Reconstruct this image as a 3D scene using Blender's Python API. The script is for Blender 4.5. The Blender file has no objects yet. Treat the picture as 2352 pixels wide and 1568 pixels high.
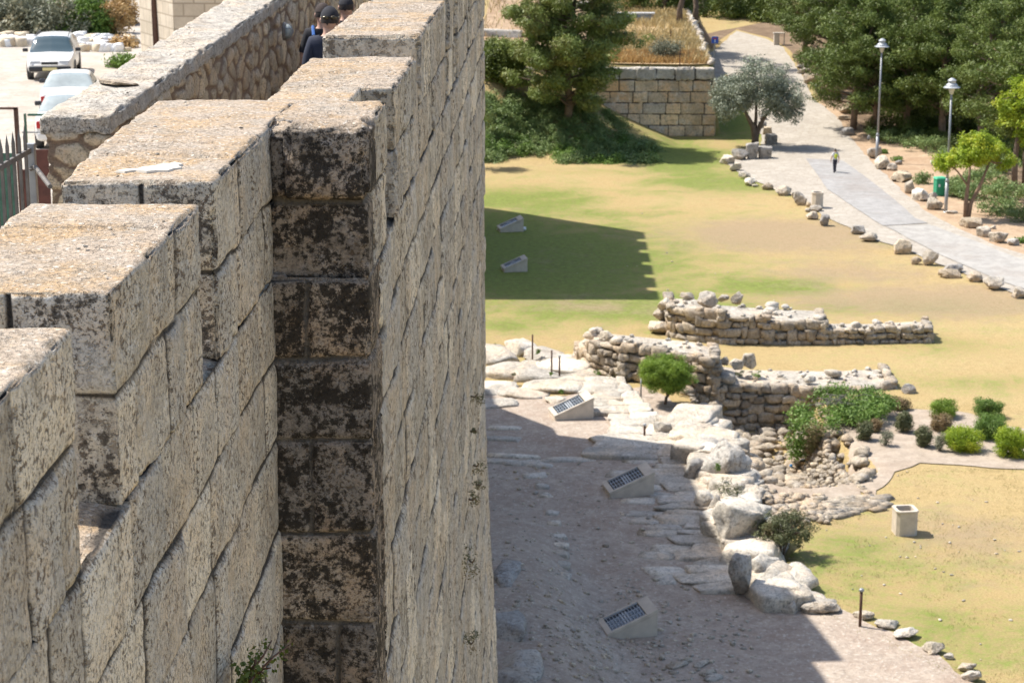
import bpy, bmesh, math, random
import numpy as np
from mathutils import Vector, Matrix
from mathutils.geometry import delaunay_2d_cdt

# ------------------------------------------------------------------ camera, light, exposure
CZ = 21.5                                   # eye height over the lawn outside the wall
F = 4573.0                                  # focal length in units of a 2352 px wide frame
PITCH = math.atan(1134 / F)
YAW = math.atan(104 / 4711.0)
S = bpy.context.scene
COL = S.collection
cam_d = bpy.data.cameras.new('camera')
cam = bpy.data.objects.new('camera', cam_d); COL.objects.link(cam)
cam.location = (0, 0, CZ)
cam.rotation_euler = (math.pi / 2 - PITCH, 0, YAW)
cam_d.sensor_width = 36.0
cam_d.lens = 36.0 * F / 2352
cam_d.clip_start = 0.1; cam_d.clip_end = 3000
cam_d.dof.use_dof = True; cam_d.dof.focus_distance = 9.3; cam_d.dof.aperture_fstop = 9.0
S.camera = cam
SUN_V = Vector((-0.606, 0.246, 1.0)).normalized()
W = bpy.data.worlds.new('World'); S.world = W; W.use_nodes = True
_bg = W.node_tree.nodes['Background']
_sky = W.node_tree.nodes.new('ShaderNodeTexSky'); _sky.sky_type = 'NISHITA'; _sky.sun_disc = False
_sky.sun_elevation = math.asin(SUN_V.z); _sky.sun_rotation = math.atan2(SUN_V.x, SUN_V.y)
_sky.air_density = 1.0; _sky.dust_density = 1.6
W.node_tree.links.new(_sky.outputs[0], _bg.inputs[0]); _bg.inputs[1].default_value = 0.14
_sd = bpy.data.lights.new('sun', 'SUN'); _sd.energy = 4.8; _sd.angle = math.radians(0.5); _sd.color = (1.0, 0.95, 0.87)
sun = bpy.data.objects.new('sun', _sd); COL.objects.link(sun)
sun.rotation_euler = SUN_V.to_track_quat('Z', 'Y').to_euler(); sun.location = (-40, 20, 70)
S.view_settings.view_transform = 'Standard'; S.view_settings.look = 'None'
S.view_settings.exposure = 0.62; S.view_settings.gamma = 1.0
S.render.engine = 'CYCLES'
S.cycles.max_bounces = 5; S.cycles.diffuse_bounces = 3; S.cycles.transmission_bounces = 3

# ------------------------------------------------------------------ survey helpers
def ray(px, py):
    a = (px - 1176) / F; b = -(py - 784) / F
    X = a; Y = math.cos(PITCH) + b * math.sin(PITCH); Z = -math.sin(PITCH) + b * math.cos(PITCH)
    c, s = math.cos(YAW), math.sin(YAW)
    return X * c - Y * s, X * s + Y * c, Z
def G(px, py, z=0.0):
    d = ray(px, py); t = (z - CZ) / d[2]
    return d[0] * t, d[1] * t, z
def PX(px, py, x):
    d = ray(px, py); t = x / d[0]; return x, d[1] * t, CZ + d[2] * t
def PY(px, py, y):
    d = ray(px, py); t = y / d[1]; return d[0] * t, y, CZ + d[2] * t

rng = np.random.default_rng(7)
R = random.Random(11)

def _hash(ix, iy, iz, seed):
    h = (ix.astype(np.uint32) * np.uint32(374761393)) ^ (iy.astype(np.uint32) * np.uint32(668265263)) ^ \
        (iz.astype(np.uint32) * np.uint32(2147483647 & 0x7feb352d)) ^ np.uint32(seed * 974711 & 0xffffffff)
    h ^= h >> np.uint32(15); h *= np.uint32(0x2c1b3c6d); h ^= h >> np.uint32(12); h *= np.uint32(0x297a2d39); h ^= h >> np.uint32(15)
    return h.astype(np.float64) / 4294967295.0
def vnoise(p, seed=0):
    """value noise in [-1,1] at points p (N,3)"""
    p = np.asarray(p, float); f = np.floor(p); t = p - f; t = t * t * (3 - 2 * t); i = f.astype(np.int64)
    r = 0
    for dx in (0, 1):
        wx = t[:, 0] if dx else 1 - t[:, 0]
        for dy in (0, 1):
            wy = t[:, 1] if dy else 1 - t[:, 1]
            for dz in (0, 1):
                wz = t[:, 2] if dz else 1 - t[:, 2]
                r = r + wx * wy * wz * _hash(i[:, 0] + dx, i[:, 1] + dy, i[:, 2] + dz, seed)
    return r * 2 - 1
def fbm(p, sc, oct=3, seed=0, gain=0.5):
    r = 0; a = 1.0; tot = 0; p = np.asarray(p, float) * sc
    for o in range(oct):
        r = r + a * vnoise(p + 17.3 * o, seed + o); tot += a; a *= gain; p = p * 2.03
    return r / tot
def sstep(a, b, x):
    t = np.clip((x - a) / (b - a), 0, 1); return t * t * (3 - 2 * t)

def np_mesh(name, v, faces, attrs=None, smooth=True):
    """faces (M,4) or (M,3) int array"""
    me = bpy.data.meshes.new(name); v = np.ascontiguousarray(v, np.float32); faces = np.asarray(faces, np.int32)
    k = faces.shape[1]; me.vertices.add(len(v)); me.vertices.foreach_set('co', v.ravel())
    me.loops.add(faces.size); me.loops.foreach_set('vertex_index', faces.ravel())
    me.polygons.add(len(faces)); me.polygons.foreach_set('loop_start', np.arange(0, faces.size, k, dtype=np.int32))
    me.polygons.foreach_set('loop_total', np.full(len(faces), k, np.int32))
    if smooth: me.polygons.foreach_set('use_smooth', np.ones(len(faces), bool))
    for an, av in (attrs or {}).items():
        a = me.attributes.new(an, 'FLOAT', 'POINT'); a.data.foreach_set('value', np.ascontiguousarray(av, np.float32))
    me.update(calc_edges=True); me.validate(); return me

# ------------------------------------------------------------------ objects, labels
def tag(o, label=None, cat=None, group=None, kind=None):
    if label: o['label'] = label
    if cat: o['category'] = cat
    if group: o['group'] = group
    if kind: o['kind'] = kind
    return o
def obj(name, me, mat, parent=None, loc=None, world=False):
    """one mesh object; world=True: the vertices are in world space and the parent is not rotated"""
    o = bpy.data.objects.new(name, me); COL.objects.link(o)
    if mat is not None and not me.materials: me.materials.append(mat)
    if parent is not None:
        o.parent = parent
        if world:
            off = Vector(parent.location); p = parent.parent
            while p: off += Vector(p.location); p = p.parent
            o.location = -off
    if loc is not None: o.location = loc
    return o
def empty(name, loc, label, cat, group=None, rz=0.0):
    o = bpy.data.objects.new(name, None); COL.objects.link(o); o.location = loc; o.rotation_euler = (0, 0, rz)
    o.empty_display_size = 0.3
    return tag(o, label, cat, group)
def copy_tree(o, parent=None):
    c = o.copy(); COL.objects.link(c); c.parent = parent
    for ch in [q for q in S.objects if q.parent == o]: copy_tree(ch, c)
    return c

def sub_faces(v, faces, keep):
    fk = [t for t in faces if keep[t].all()]; used = sorted({int(i) for t in fk for i in t}); m = {a: b for b, a in enumerate(used)}
    return [v[i] for i in used], [tuple(m[int(i)] for i in t) for t in fk]
class MB:
    """collects simple solids into one mesh"""
    def __init__(s): s.v = []; s.f = []; s.m = []
    def add(s, vs, fs, m=0):
        b = len(s.v); s.v += [tuple(x) for x in vs]; s.f += [tuple(b + i for i in f) for f in fs]; s.m += [m] * len(fs); return s
    def box(s, lo, hi, m=0, M=None):
        x0, y0, z0 = lo; x1, y1, z1 = hi
        vs = [Vector(p) for p in ((x0, y0, z0), (x1, y0, z0), (x1, y1, z0), (x0, y1, z0), (x0, y0, z1), (x1, y0, z1), (x1, y1, z1), (x0, y1, z1))]
        if M: vs = [M @ p for p in vs]
        return s.add(vs, [(0, 3, 2, 1), (4, 5, 6, 7), (0, 1, 5, 4), (1, 2, 6, 5), (2, 3, 7, 6), (3, 0, 4, 7)], m)
    def tube(s, pts, rad, n=8, m=0, caps=True):
        pts = [Vector(p) for p in pts]; rings = []
        if not hasattr(rad, '__len__'): rad = [rad] * len(pts)
        for i, p in enumerate(pts):
            d = (pts[min(i + 1, len(pts) - 1)] - pts[max(i - 1, 0)]).normalized()
            a = d.orthogonal().normalized() if i == 0 else (rings_a - d * rings_a.dot(d)).normalized()
            rings_a = a; b = d.cross(a)
            rings.append([p + (a * math.cos(t) + b * math.sin(t)) * rad[i] for t in [2 * math.pi * k / n for k in range(n)]])
        vs = [q for r in rings for q in r]; fs = []
        for i in range(len(pts) - 1):
            for k in range(n):
                k2 = (k + 1) % n; fs.append((i * n + k, i * n + k2, (i + 1) * n + k2, (i + 1) * n + k))
        if caps: fs += [tuple(range(n - 1, -1, -1)), tuple((len(pts) - 1) * n + k for k in range(n))]
        return s.add(vs, fs, m)
    def lathe(s, prof, n=16, c=(0, 0, 0), m=0):
        vs = []; fs = []
        for r, z in prof:
            for k in range(n):
                t = 2 * math.pi * k / n; vs.append((c[0] + r * math.cos(t), c[1] + r * math.sin(t), c[2] + z))
        for i in range(len(prof) - 1):
            for k in range(n):
                k2 = (k + 1) % n; fs.append((i * n + k, i * n + k2, (i + 1) * n + k2, (i + 1) * n + k))
        fs += [tuple(range(n - 1, -1, -1)), tuple((len(prof) - 1) * n + k for k in range(n))]
        return s.add(vs, fs, m)
    def mesh(s, name, smooth=False, bevel=0.0):
        me = bpy.data.meshes.new(name); me.from_pydata([tuple(x) for x in s.v], [], s.f)
        me.polygons.foreach_set('material_index', s.m)
        if bevel:
            bm = bmesh.new(); bm.from_mesh(me)
            bmesh.ops.bevel(bm, geom=[e for e in bm.edges if e.calc_face_angle(0) > 0.6], offset=bevel, segments=2, affect='EDGES', profile=0.6)
            bm.to_mesh(me); bm.free()
        if smooth: me.polygons.foreach_set('use_smooth', [True] * len(me.polygons))
        me.update(); return me

# ------------------------------------------------------------------ materials
def nodes(name):
    m = bpy.data.materials.new(name); m.use_nodes = True; nt = m.node_tree
    return m, nt, nt.nodes['Principled BSDF']
class NT:
    def __init__(s, nt): s.nt = nt
    def n(s, t, **k):
        x = s.nt.nodes.new(t)
        for a, b in k.items(): setattr(x, a, b)
        return x
    def l(s, a, b): s.nt.links.new(a, b)
    def coord(s, kind='Object', scale=(1, 1, 1)):
        tc = s.n('ShaderNodeTexCoord'); mp = s.n('ShaderNodeMapping'); mp.inputs['Scale'].default_value = scale
        s.l(tc.outputs[kind], mp.inputs[0]); return mp.outputs[0]
    def noise(s, vec, scale, detail=4, rough=0.55, dist=0.0):
        x = s.n('ShaderNodeTexNoise'); x.inputs['Scale'].default_value = scale; x.inputs['Detail'].default_value = detail
        x.inputs['Roughness'].default_value = rough; x.inputs['Distortion'].default_value = dist; s.l(vec, x.inputs['Vector']); return x.outputs[0]
    def ramp(s, fac, stops, interp='LINEAR'):
        x = s.n('ShaderNodeValToRGB'); x.color_ramp.interpolation = interp; e = x.color_ramp.elements
        while len(e) < len(stops): e.new(0.5)
        for i, (p, c) in enumerate(stops):
            e[i].position = p; e[i].color = (c, c, c, 1) if not hasattr(c, '__len__') else tuple(c) + (1,)
        s.l(fac, x.inputs[0]); return x.outputs[0]
    def mix(s, fac, a, b, mode='MIX'):
        x = s.n('ShaderNodeMix', data_type='RGBA', blend_type=mode)
        for v, i in ((fac, 0), (a, 6), (b, 7)):
            if hasattr(v, 'links'): s.l(v, x.inputs[i])
            else: x.inputs[i].default_value = v if i == 0 else (tuple(v) + (1,) if len(v) == 3 else v)
        return x.outputs[2]
    def math(s, op, a, b=0.0):
        x = s.n('ShaderNodeMath', operation=op)
        for v, i in ((a, 0), (b, 1)):
            if hasattr(v, 'links'): s.l(v, x.inputs[i])
            else: x.inputs[i].default_value = v
        return x.outputs[0]
    def attr(s, name): return s.n('ShaderNodeAttribute', attribute_name=name).outputs['Fac']
    def bump(s, h, strength, dist, nrm=None):
        x = s.n('ShaderNodeBump'); x.inputs['Strength'].default_value = strength; x.inputs['Distance'].default_value = dist
        s.l(h, x.inputs['Height'])
        if nrm is not None: s.l(nrm, x.inputs['Normal'])
        return x.outputs[0]

def stone_mat(name, base, warm, cool, pit=(0.10, 0.065, 0.035), dark=(0.045, 0.038, 0.030), lichen=0.35, lichen_scale=5.0,
              pits=0.5, mortar=(0.20, 0.18, 0.155), top=None, top_amt=0.9, fine=1.0, bump=0.6, warmth=0.5, grime=0.6, north=0.0):
    """weathered limestone: block tint from attribute blk, mortar from jnt, black crust, brown pits, lichen tint on upward faces"""
    m, nt, bs = nodes(name); t = NT(nt); co = t.coord()
    big = t.noise(co, 1.3, 5, 0.6); mid = t.noise(co, 9 * fine, 8, 0.72); fin = t.noise(co, 70 * fine, 5, 0.75)
    c = t.mix(t.ramp(mid, [(0.40, 0.0), (0.58, 1.0)]), tuple(k * 0.82 for k in base), warm)
    c = t.mix(t.ramp(t.attr('blk'), [(0.25, 0.0), (0.75, 0.9)]), c, t.mix(0.75, c, cool)); c = t.mix(t.ramp(t.math('FRACT', t.math('MULTIPLY', t.attr('blk'), 7.3)), [(0.0, 0.42), (0.6, 0.0)]), c, tuple(k * 0.55 for k in base)); c = t.mix(t.ramp(t.math('FRACT', t.math('MULTIPLY', t.attr('blk'), 3.7)), [(0.72, 0.0), (0.90, 0.8)]), c, tuple(min(1, k * 1.22) for k in warm))
    wv = t.math('MULTIPLY', t.ramp(t.noise(co, 2.7 * fine, 5, 0.65), [(0.47, 0.0), (0.60, 1.0)]), warmth)
    c = t.mix(wv, c, tuple(min(1, k * q) for k, q in zip(warm, (1.10, 0.93, 0.76))))
    # pale lime bloom in streaky patches
    c = t.mix(t.math('MULTIPLY', t.ramp(t.noise(co, 14 * fine, 5, 0.7), [(0.54, 0.0), (0.64, 0.75)]), t.ramp(big, [(0.35, 0.2), (0.6, 1.0)])), c, tuple(min(1, k * 1.28 + 0.02) for k in cool))
    # darker weathered film over parts of each face
    c = t.mix(t.ramp(t.noise(co, 4.2 * fine, 7, 0.72), [(0.50, 0.0), (0.66, grime)]), c, tuple(k * 0.42 for k in base))
    c = t.mix(t.ramp(fin, [(0.36, 0.7), (0.49, 0.0)]), c, tuple(k * 0.40 for k in base))
    # brown pits, two sizes
    pn = t.noise(co, 40 * fine, 3, 0.65); pn2 = t.noise(co, 85 * fine, 2, 0.6)
    dens = t.math('MULTIPLY', t.ramp(t.noise(co, 3.4 * fine, 4), [(0.36, 0.30), (0.55, 1.0)]), pits)
    pm = t.math('MULTIPLY', t.math('MAXIMUM', t.ramp(pn, [(0.555, 0.0), (0.61, 1.0)]), t.ramp(pn2, [(0.60, 0.0), (0.66, 0.9)])), dens)
    c = t.mix(pm, c, t.mix(t.ramp(mid, [(0.4, 0.0), (0.6, 1.0)]), pit, tuple(k * 0.5 for k in pit)))
    # black crust
    ln = t.noise(co, lichen_scale, 7, 0.72, 0.3)
    lf = t.noise(co, 26 * fine, 5, 0.75)
    lm = t.math('ADD', t.math('MULTIPLY', ln, 0.52), t.math('MULTIPLY', lf, 0.48))
    thr = 0.66 - 0.26 * lichen
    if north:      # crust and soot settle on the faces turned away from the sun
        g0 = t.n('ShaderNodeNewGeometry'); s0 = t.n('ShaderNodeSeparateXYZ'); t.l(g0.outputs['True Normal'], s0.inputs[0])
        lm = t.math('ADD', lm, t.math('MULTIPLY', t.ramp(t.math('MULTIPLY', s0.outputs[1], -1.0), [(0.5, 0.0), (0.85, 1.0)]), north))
    lmask = t.ramp(lm, [(thr, 0.0), (thr + 0.05, 0.93)])
    c = t.mix(lmask, c, dark)
    if top is not None:
        g = t.n('ShaderNodeNewGeometry'); sp = t.n('ShaderNodeSeparateXYZ'); t.l(g.outputs['Normal'], sp.inputs[0])
        um = t.math('MULTIPLY', t.ramp(sp.outputs[2], [(0.45, 0.0), (0.8, 1.0)]), top_amt)
        tn = t.noise(co, 7, 7, 0.75); tf = t.noise(co, 55, 5, 0.8); to = t.noise(co, 2.2, 5, 0.65)
        a, b, d, e = top
        tc = t.mix(t.ramp(tn, [(0.36, 0.0), (0.62, 1.0)]), a, b)
        tc = t.mix(t.ramp(to, [(0.45, 0.0), (0.60, 0.8)]), tc, d)
        tc = t.mix(t.ramp(tf, [(0.42, 0.75), (0.54, 0.0)]), tc, tuple(k * 0.45 for k in a)); tc = t.mix(t.ramp(t.noise(co, 3.3, 7, 0.75), [(0.50, 0.0), (0.64, 0.65)]), tc, (0.33, 0.29, 0.235))
        tc = t.mix(t.ramp(t.noise(co, 46, 2, 0.5), [(0.60, 0.0), (0.68, 0.8)]), tc, e)
        c = t.mix(um, c, tc)
    jm = t.attr('jnt')
    c = t.mix(t.ramp(jm, [(0.22, 0.0), (0.55, 0.95)]), c, t.mix(t.ramp(fin, [(0.3, 0.0), (0.7, 1.0)]), tuple(k * 0.55 for k in mortar), mortar))
    t.l(c, bs.inputs['Base Color']); bs.inputs['Roughness'].default_value = 0.88; bs.inputs['Specular IOR Level'].default_value = 0.3
    hh = t.math('ADD', t.math('MULTIPLY', mid, 1.0), t.math('MULTIPLY', fin, 0.45))
    hh = t.math('SUBTRACT', hh, t.math('MULTIPLY', pm, 0.8))
    t.l(t.bump(hh, bump, 0.02 / fine), bs.inputs['Normal'])
    return m

TOP1 = ((0.46, 0.355, 0.255), (0.55, 0.445, 0.34), (0.56, 0.355, 0.16), (0.72, 0.66, 0.57))
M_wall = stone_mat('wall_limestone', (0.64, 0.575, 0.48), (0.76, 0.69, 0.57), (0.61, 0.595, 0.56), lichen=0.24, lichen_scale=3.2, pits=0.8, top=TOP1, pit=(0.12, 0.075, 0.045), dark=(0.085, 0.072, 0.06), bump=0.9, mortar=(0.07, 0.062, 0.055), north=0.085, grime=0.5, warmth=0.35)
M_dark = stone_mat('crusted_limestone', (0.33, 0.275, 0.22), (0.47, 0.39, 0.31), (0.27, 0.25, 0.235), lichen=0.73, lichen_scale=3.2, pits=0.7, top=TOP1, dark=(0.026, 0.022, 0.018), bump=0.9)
M_face = stone_mat('streaked_limestone', (0.60, 0.54, 0.45), (0.74, 0.675, 0.56), (0.58, 0.565, 0.535), lichen=0.22, lichen_scale=2.4, pits=0.7, top=TOP1, fine=0.5, bump=0.9, dark=(0.13, 0.115, 0.10), mortar=(0.065, 0.06, 0.055), grime=0.5, warmth=0.35)
M_rubble = stone_mat('rubble_masonry', (0.62, 0.50, 0.35), (0.72, 0.58, 0.38), (0.55, 0.47, 0.37), lichen=0.16, pits=0.5, mortar=(0.34, 0.235, 0.16), top=None, fine=0.8)
M_cap = stone_mat('rough_coping', (0.56, 0.50, 0.42), (0.68, 0.62, 0.52), (0.44, 0.41, 0.37), lichen=0.3, pits=0.6, top=None, bump=1.0)
M_ashlar = stone_mat('ashlar', (0.70, 0.59, 0.46), (0.78, 0.61, 0.42), (0.62, 0.59, 0.55), lichen=0.12, lichen_scale=0.8, pits=0.25, mortar=(0.10, 0.085, 0.07), fine=0.12, warmth=0.9)
M_boulder = stone_mat('boulder', (0.56, 0.49, 0.39), (0.65, 0.57, 0.45), (0.52, 0.48, 0.43), lichen=0.08, lichen_scale=2.0, pits=0.4, fine=0.16, bump=0.8)
M_boulder_w = stone_mat('boulder_tan', (0.54, 0.435, 0.31), (0.63, 0.52, 0.37), (0.50, 0.43, 0.35), lichen=0.05, lichen_scale=2.0, pits=0.35, fine=0.16, bump=0.8)
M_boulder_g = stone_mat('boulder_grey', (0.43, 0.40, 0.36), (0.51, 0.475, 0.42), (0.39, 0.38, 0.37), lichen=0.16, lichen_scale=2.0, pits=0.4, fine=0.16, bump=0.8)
M_ruin = stone_mat('ruin_stone', (0.46, 0.385, 0.295), (0.57, 0.48, 0.36), (0.41, 0.375, 0.33), lichen=0.10, lichen_scale=1.6, pits=0.4, fine=0.2, bump=0.8)
M_pale = stone_mat('pale_rock', (0.64, 0.58, 0.49), (0.74, 0.675, 0.57), (0.60, 0.56, 0.50), lichen=0.08, lichen_scale=1.4, pits=0.3, fine=0.2, bump=0.9)

def plain(name, col, rough=0.6, metal=0.0, var=0.25, scale=8.0, spec=0.5, bump=0.0):
    m, nt, bs = nodes(name); t = NT(nt); co = t.coord()
    n = t.noise(co, scale, 5, 0.6)
    t.l(t.mix(t.ramp(n, [(0.3, 0.0), (0.7, 1.0)]), tuple(k * (1 - var) for k in col), tuple(min(1, k * (1 + var * 0.5)) for k in col)), bs.inputs['Base Color'])
    bs.inputs['Roughness'].default_value = rough; bs.inputs['Metallic'].default_value = metal; bs.inputs['Specular IOR Level'].default_value = spec
    if bump: t.l(t.bump(t.noise(co, scale * 6, 3), bump, 0.01), bs.inputs['Normal'])
    return m
def leaf_mat(name, a, b, dead=None, dead_amt=0.1, trans=0.25, scale=0.9):
    m, nt, bs = nodes(name); t = NT(nt); co = t.coord()
    c = t.mix(t.attr('blk'), a, b)
    c = t.mix(t.ramp(t.noise(co, scale, 3, 0.6), [(0.35, 0.55), (0.65, 0.0)]), c, tuple(k * 0.62 for k in a))
    if dead: c = t.mix(t.math('MULTIPLY', t.ramp(t.noise(co, scale * 0.8, 4, 0.7), [(0.5, 0.0), (0.62, 1.0)]), dead_amt), c, dead)
    t.l(c, bs.inputs['Base Color']); bs.inputs['Roughness'].default_value = 0.55; bs.inputs['Specular IOR Level'].default_value = 0.35
    tr = t.n('ShaderNodeBsdfTranslucent'); t.l(c, tr.inputs[0]); mx = t.n('ShaderNodeMixShader'); mx.inputs[0].default_value = trans
    t.l(bs.outputs[0], mx.inputs[1]); t.l(tr.outputs[0], mx.inputs[2]); t.l(mx.outputs[0], nt.nodes['Material Output'].inputs[0])
    return m
L_pine = leaf_mat('pine_needles', (0.08, 0.125, 0.02), (0.23, 0.28, 0.06), trans=0.2, scale=0.5)
L_pine2 = leaf_mat('pine_needles_light', (0.16, 0.22, 0.05), (0.32, 0.38, 0.11), dead=(0.22, 0.15, 0.06), dead_amt=0.4, trans=0.22, scale=0.5)
L_olive = leaf_mat('olive_leaves', (0.22, 0.25, 0.17), (0.42, 0.45, 0.34), trans=0.15)
L_lime = leaf_mat('lime_leaves', (0.22, 0.34, 0.02), (0.46, 0.56, 0.05), dead=(0.62, 0.58, 0.04), dead_amt=0.5, trans=0.35)
L_shrub = leaf_mat('shrub_leaves', (0.15, 0.235, 0.07), (0.31, 0.40, 0.14), dead=(0.20, 0.18, 0.06), dead_amt=0.45, trans=0.2)
L_green = leaf_mat('green_leaves', (0.11, 0.20, 0.035), (0.24, 0.36, 0.07), trans=0.25)
L_top = leaf_mat('clipped_leaves', (0.16, 0.26, 0.03), (0.32, 0.45, 0.06), trans=0.25, scale=2.0)
L_dry = leaf_mat('dry_leaves', (0.26, 0.18, 0.10), (0.36, 0.27, 0.12), dead=(0.20, 0.22, 0.08), dead_amt=0.7, trans=0.15, scale=1.5)
L_grey = leaf_mat('grey_scrub', (0.17, 0.18, 0.12), (0.30, 0.31, 0.20), dead=(0.34, 0.25, 0.12), dead_amt=0.5, trans=0.15)
L_straw = leaf_mat('straw', (0.46, 0.36, 0.17), (0.66, 0.53, 0.27), dead=(0.30, 0.24, 0.15), dead_amt=0.4, trans=0.2)
L_rust = leaf_mat('orange_straw', (0.48, 0.30, 0.12), (0.64, 0.44, 0.19), trans=0.2)
L_dull = leaf_mat('dull_dark_leaves', (0.10, 0.115, 0.05), (0.22, 0.235, 0.11), dead=(0.28, 0.17, 0.08), dead_amt=0.5, trans=0.15)
M_bark = plain('bark', (0.17, 0.125, 0.09), 0.95, var=0.4, scale=3, bump=0.8)
M_bark_r = plain('reddish_bark', (0.27, 0.18, 0.12), 0.95, var=0.4, scale=3, bump=0.8)
M_rust = plain('rusty_steel', (0.11, 0.055, 0.035), 0.85, var=0.4, scale=12)
M_grey_metal = plain('galvanised_steel', (0.34, 0.35, 0.36), 0.5, 0.5, var=0.15)
M_fence = plain('weathered_bars', (0.17, 0.155, 0.14), 0.6, 0.3, var=0.3, scale=14)
M_white = plain('white_paint', (0.78, 0.78, 0.76), 0.3, var=0.05, spec=0.5)
M_conc = plain('precast_concrete', (0.56, 0.49, 0.40), 0.9, var=0.18, scale=3, bump=0.3)
M_black = plain('black_rubber', (0.025, 0.025, 0.027), 0.7, var=0.2)
M_slate = plain('dark_recess', (0.035, 0.04, 0.05), 0.35, var=0.3)

# ------------------------------------------------------------------ masonry boxes
def row_joints(nrows, lo, hi, wmin, wmax, seed):
    rr = random.Random(seed); out = []
    for r in range(nrows):
        x = lo - rr.random() * wmax; js = []
        while x < hi + wmax: js.append(x); x += rr.uniform(wmin, wmax)
        out.append(np.array(js))
    return out
def rocky_box(lo, hi, res, rnd=0.03, rows=None, bw=(0.35, 0.9), jd=0.02, jw=0.014, amp=0.012, pitd=0.006, chip=0.03, seed=1,
              skip=(), jx=None, jy=None, post=None, vor=None, blockoff=0.01, irregular=0.0, tilt=0.0, streak=False):
    """displaced block of masonry. res = (dx,dy,dz). rows = z levels of the bed joints. jx/jy: per-row joint lists for y-facing / x-facing sides"""
    lo = np.array(lo, float); hi = np.array(hi, float); n = np.maximum(2, np.round((hi - lo) / np.array(res)).astype(int))
    V = []; Q = []; base = 0
    def face(ax, side):
        nonlocal base
        a, b = [k for k in (0, 1, 2) if k != ax]; I, J = np.meshgrid(np.arange(n[a] + 1), np.arange(n[b] + 1), indexing='ij')
        L = np.zeros(I.shape + (3,), int); L[..., a] = I; L[..., b] = J; L[..., ax] = n[ax] if side else 0
        idx = base + np.arange(I.size).reshape(I.shape); base += I.size
        q = np.stack([idx[:-1, :-1], idx[1:, :-1], idx[1:, 1:], idx[:-1, 1:]], -1).reshape(-1, 4)
        if (side == 1) == (ax == 1): q = q[:, ::-1]
        V.append(L.reshape(-1, 3)); Q.append(q)
    for ax in (0, 1, 2):
        for side in (0, 1):
            if ('xyz'[ax] + '-+'[side]) not in skip: face(ax, side)
    L = np.concatenate(V); Q = np.concatenate(Q)
    key = (L[:, 0].astype(np.int64) * (n[1] + 1) + L[:, 1]) * (n[2] + 1) + L[:, 2]
    _, first, inv = np.unique(key, return_index=True, return_inverse=True)
    L = L[first]; Q = inv.ravel()[Q]
    p = lo + (hi - lo) * L / n
    r = np.minimum(rnd * (1 + 0.8 * fbm(p, 4, 2, seed + 50)), (hi - lo).min() * 0.45)[:, None]
    c = np.clip(p, lo + r, hi - r); d = p - c; dn = np.linalg.norm(d, axis=1, keepdims=True)
    nr = d / np.maximum(dn, 1e-9); edge = (np.sum(nr > 0.3, axis=1) + np.sum(nr < -0.3, axis=1)) >= 2
    q0 = c + nr * r
    an = np.abs(nr); facex = an[:, 0] >= an[:, 1]; top = an[:, 2] > 0.75
    z = q0[:, 2] + 0.012 * fbm(q0, 3.0, 2, seed + 3) + irregular * fbm(q0, 2.2, 2, seed + 5)
    s = np.where(facex, q0[:, 1], q0[:, 0]) + 0.012 * fbm(q0, 3.4, 2, seed + 4) + irregular * fbm(q0, 2.4, 2, seed + 6)
    if rows is not None:
        rows = np.sort(np.array(rows)); ri = np.clip(np.searchsorted(rows, z), 0, len(rows))
        dz = np.min(np.abs(z[:, None] - rows[None, :]), axis=1)
        dz = np.where(top, 9, dz)
        ds = np.full(len(z), 9.0); bid = np.zeros(len(z))
        JX = jx if jx is not None else row_joints(len(rows) + 1, lo[0], hi[0], bw[0], bw[1], seed + 1)
        JY = jy if jy is not None else row_joints(len(rows) + 1, lo[1], hi[1], bw[0], bw[1], seed + 2)
        for k in range(len(rows) + 1):
            for fx, JJ in ((True, JY), (False, JX)):
                mk = (ri == k) & (facex == fx)
                js = np.asarray(JJ[k % len(JJ)], float)
                if not mk.any(): continue
                if len(js) == 0: bid[mk] = _hash(np.array([k]), np.array([3]), np.array([int(fx)]), seed)[0]; continue
                i = np.searchsorted(js, s[mk]); ds[mk] = np.min(np.abs(s[mk][:, None] - js[None, :]), axis=1)
                bid[mk] = _hash(i, np.full(len(i), k), np.full(len(i), int(fx)), seed)
        dj = np.minimum(dz, ds); wv = jw * (1 + 0.6 * fbm(q0, 9, 2, seed + 8))
        jm = np.exp(-(dj / wv) ** 2) * np.clip(0.75 + 0.6 * fbm(q0, 2.5, 2, seed + 9), 0.1, 1)
        jm = np.where(top, jm * 0.35, jm)
        pill = -0.005 * np.exp(-(dj / 0.04) ** 2)
    elif vor is not None:
        u = s / vor[0]; w_ = z / vor[1]; iu = np.floor(u).astype(int); iw = np.floor(w_).astype(int); f1 = np.full(len(z), 9.0); f2 = f1.copy(); bid = np.zeros(len(z)); fx = facex.astype(int)
        for du in (-1, 0, 1):
            for dw in (-1, 0, 1):
                a_, b_ = iu + du, iw + dw; cu = a_ + .5 + .42 * (_hash(a_, b_, fx, seed + 60) * 2 - 1); cw_ = b_ + .5 + .42 * (_hash(a_, b_, fx, seed + 61) * 2 - 1)
                dd = (np.abs(u - cu) ** 2.6 + np.abs(w_ - cw_) ** 2.6) ** (1 / 2.6); m1 = dd < f1; f2 = np.where(m1, f1, np.minimum(f2, dd)); f1 = np.where(m1, dd, f1); bid = np.where(m1, _hash(a_, b_, fx, seed + 62), bid)
        jm = np.where(top, 0, np.exp(-((f2 - f1) / (0.16 + 0.10 * fbm(q0, 5, 2, seed + 63))) ** 2)); pill = 0
    else: jm = np.zeros(len(z)); bid = np.full(len(z), R.random()); pill = 0
    pit = sstep(0.42, 0.75, fbm(q0, 26, 2, seed + 12))
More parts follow.
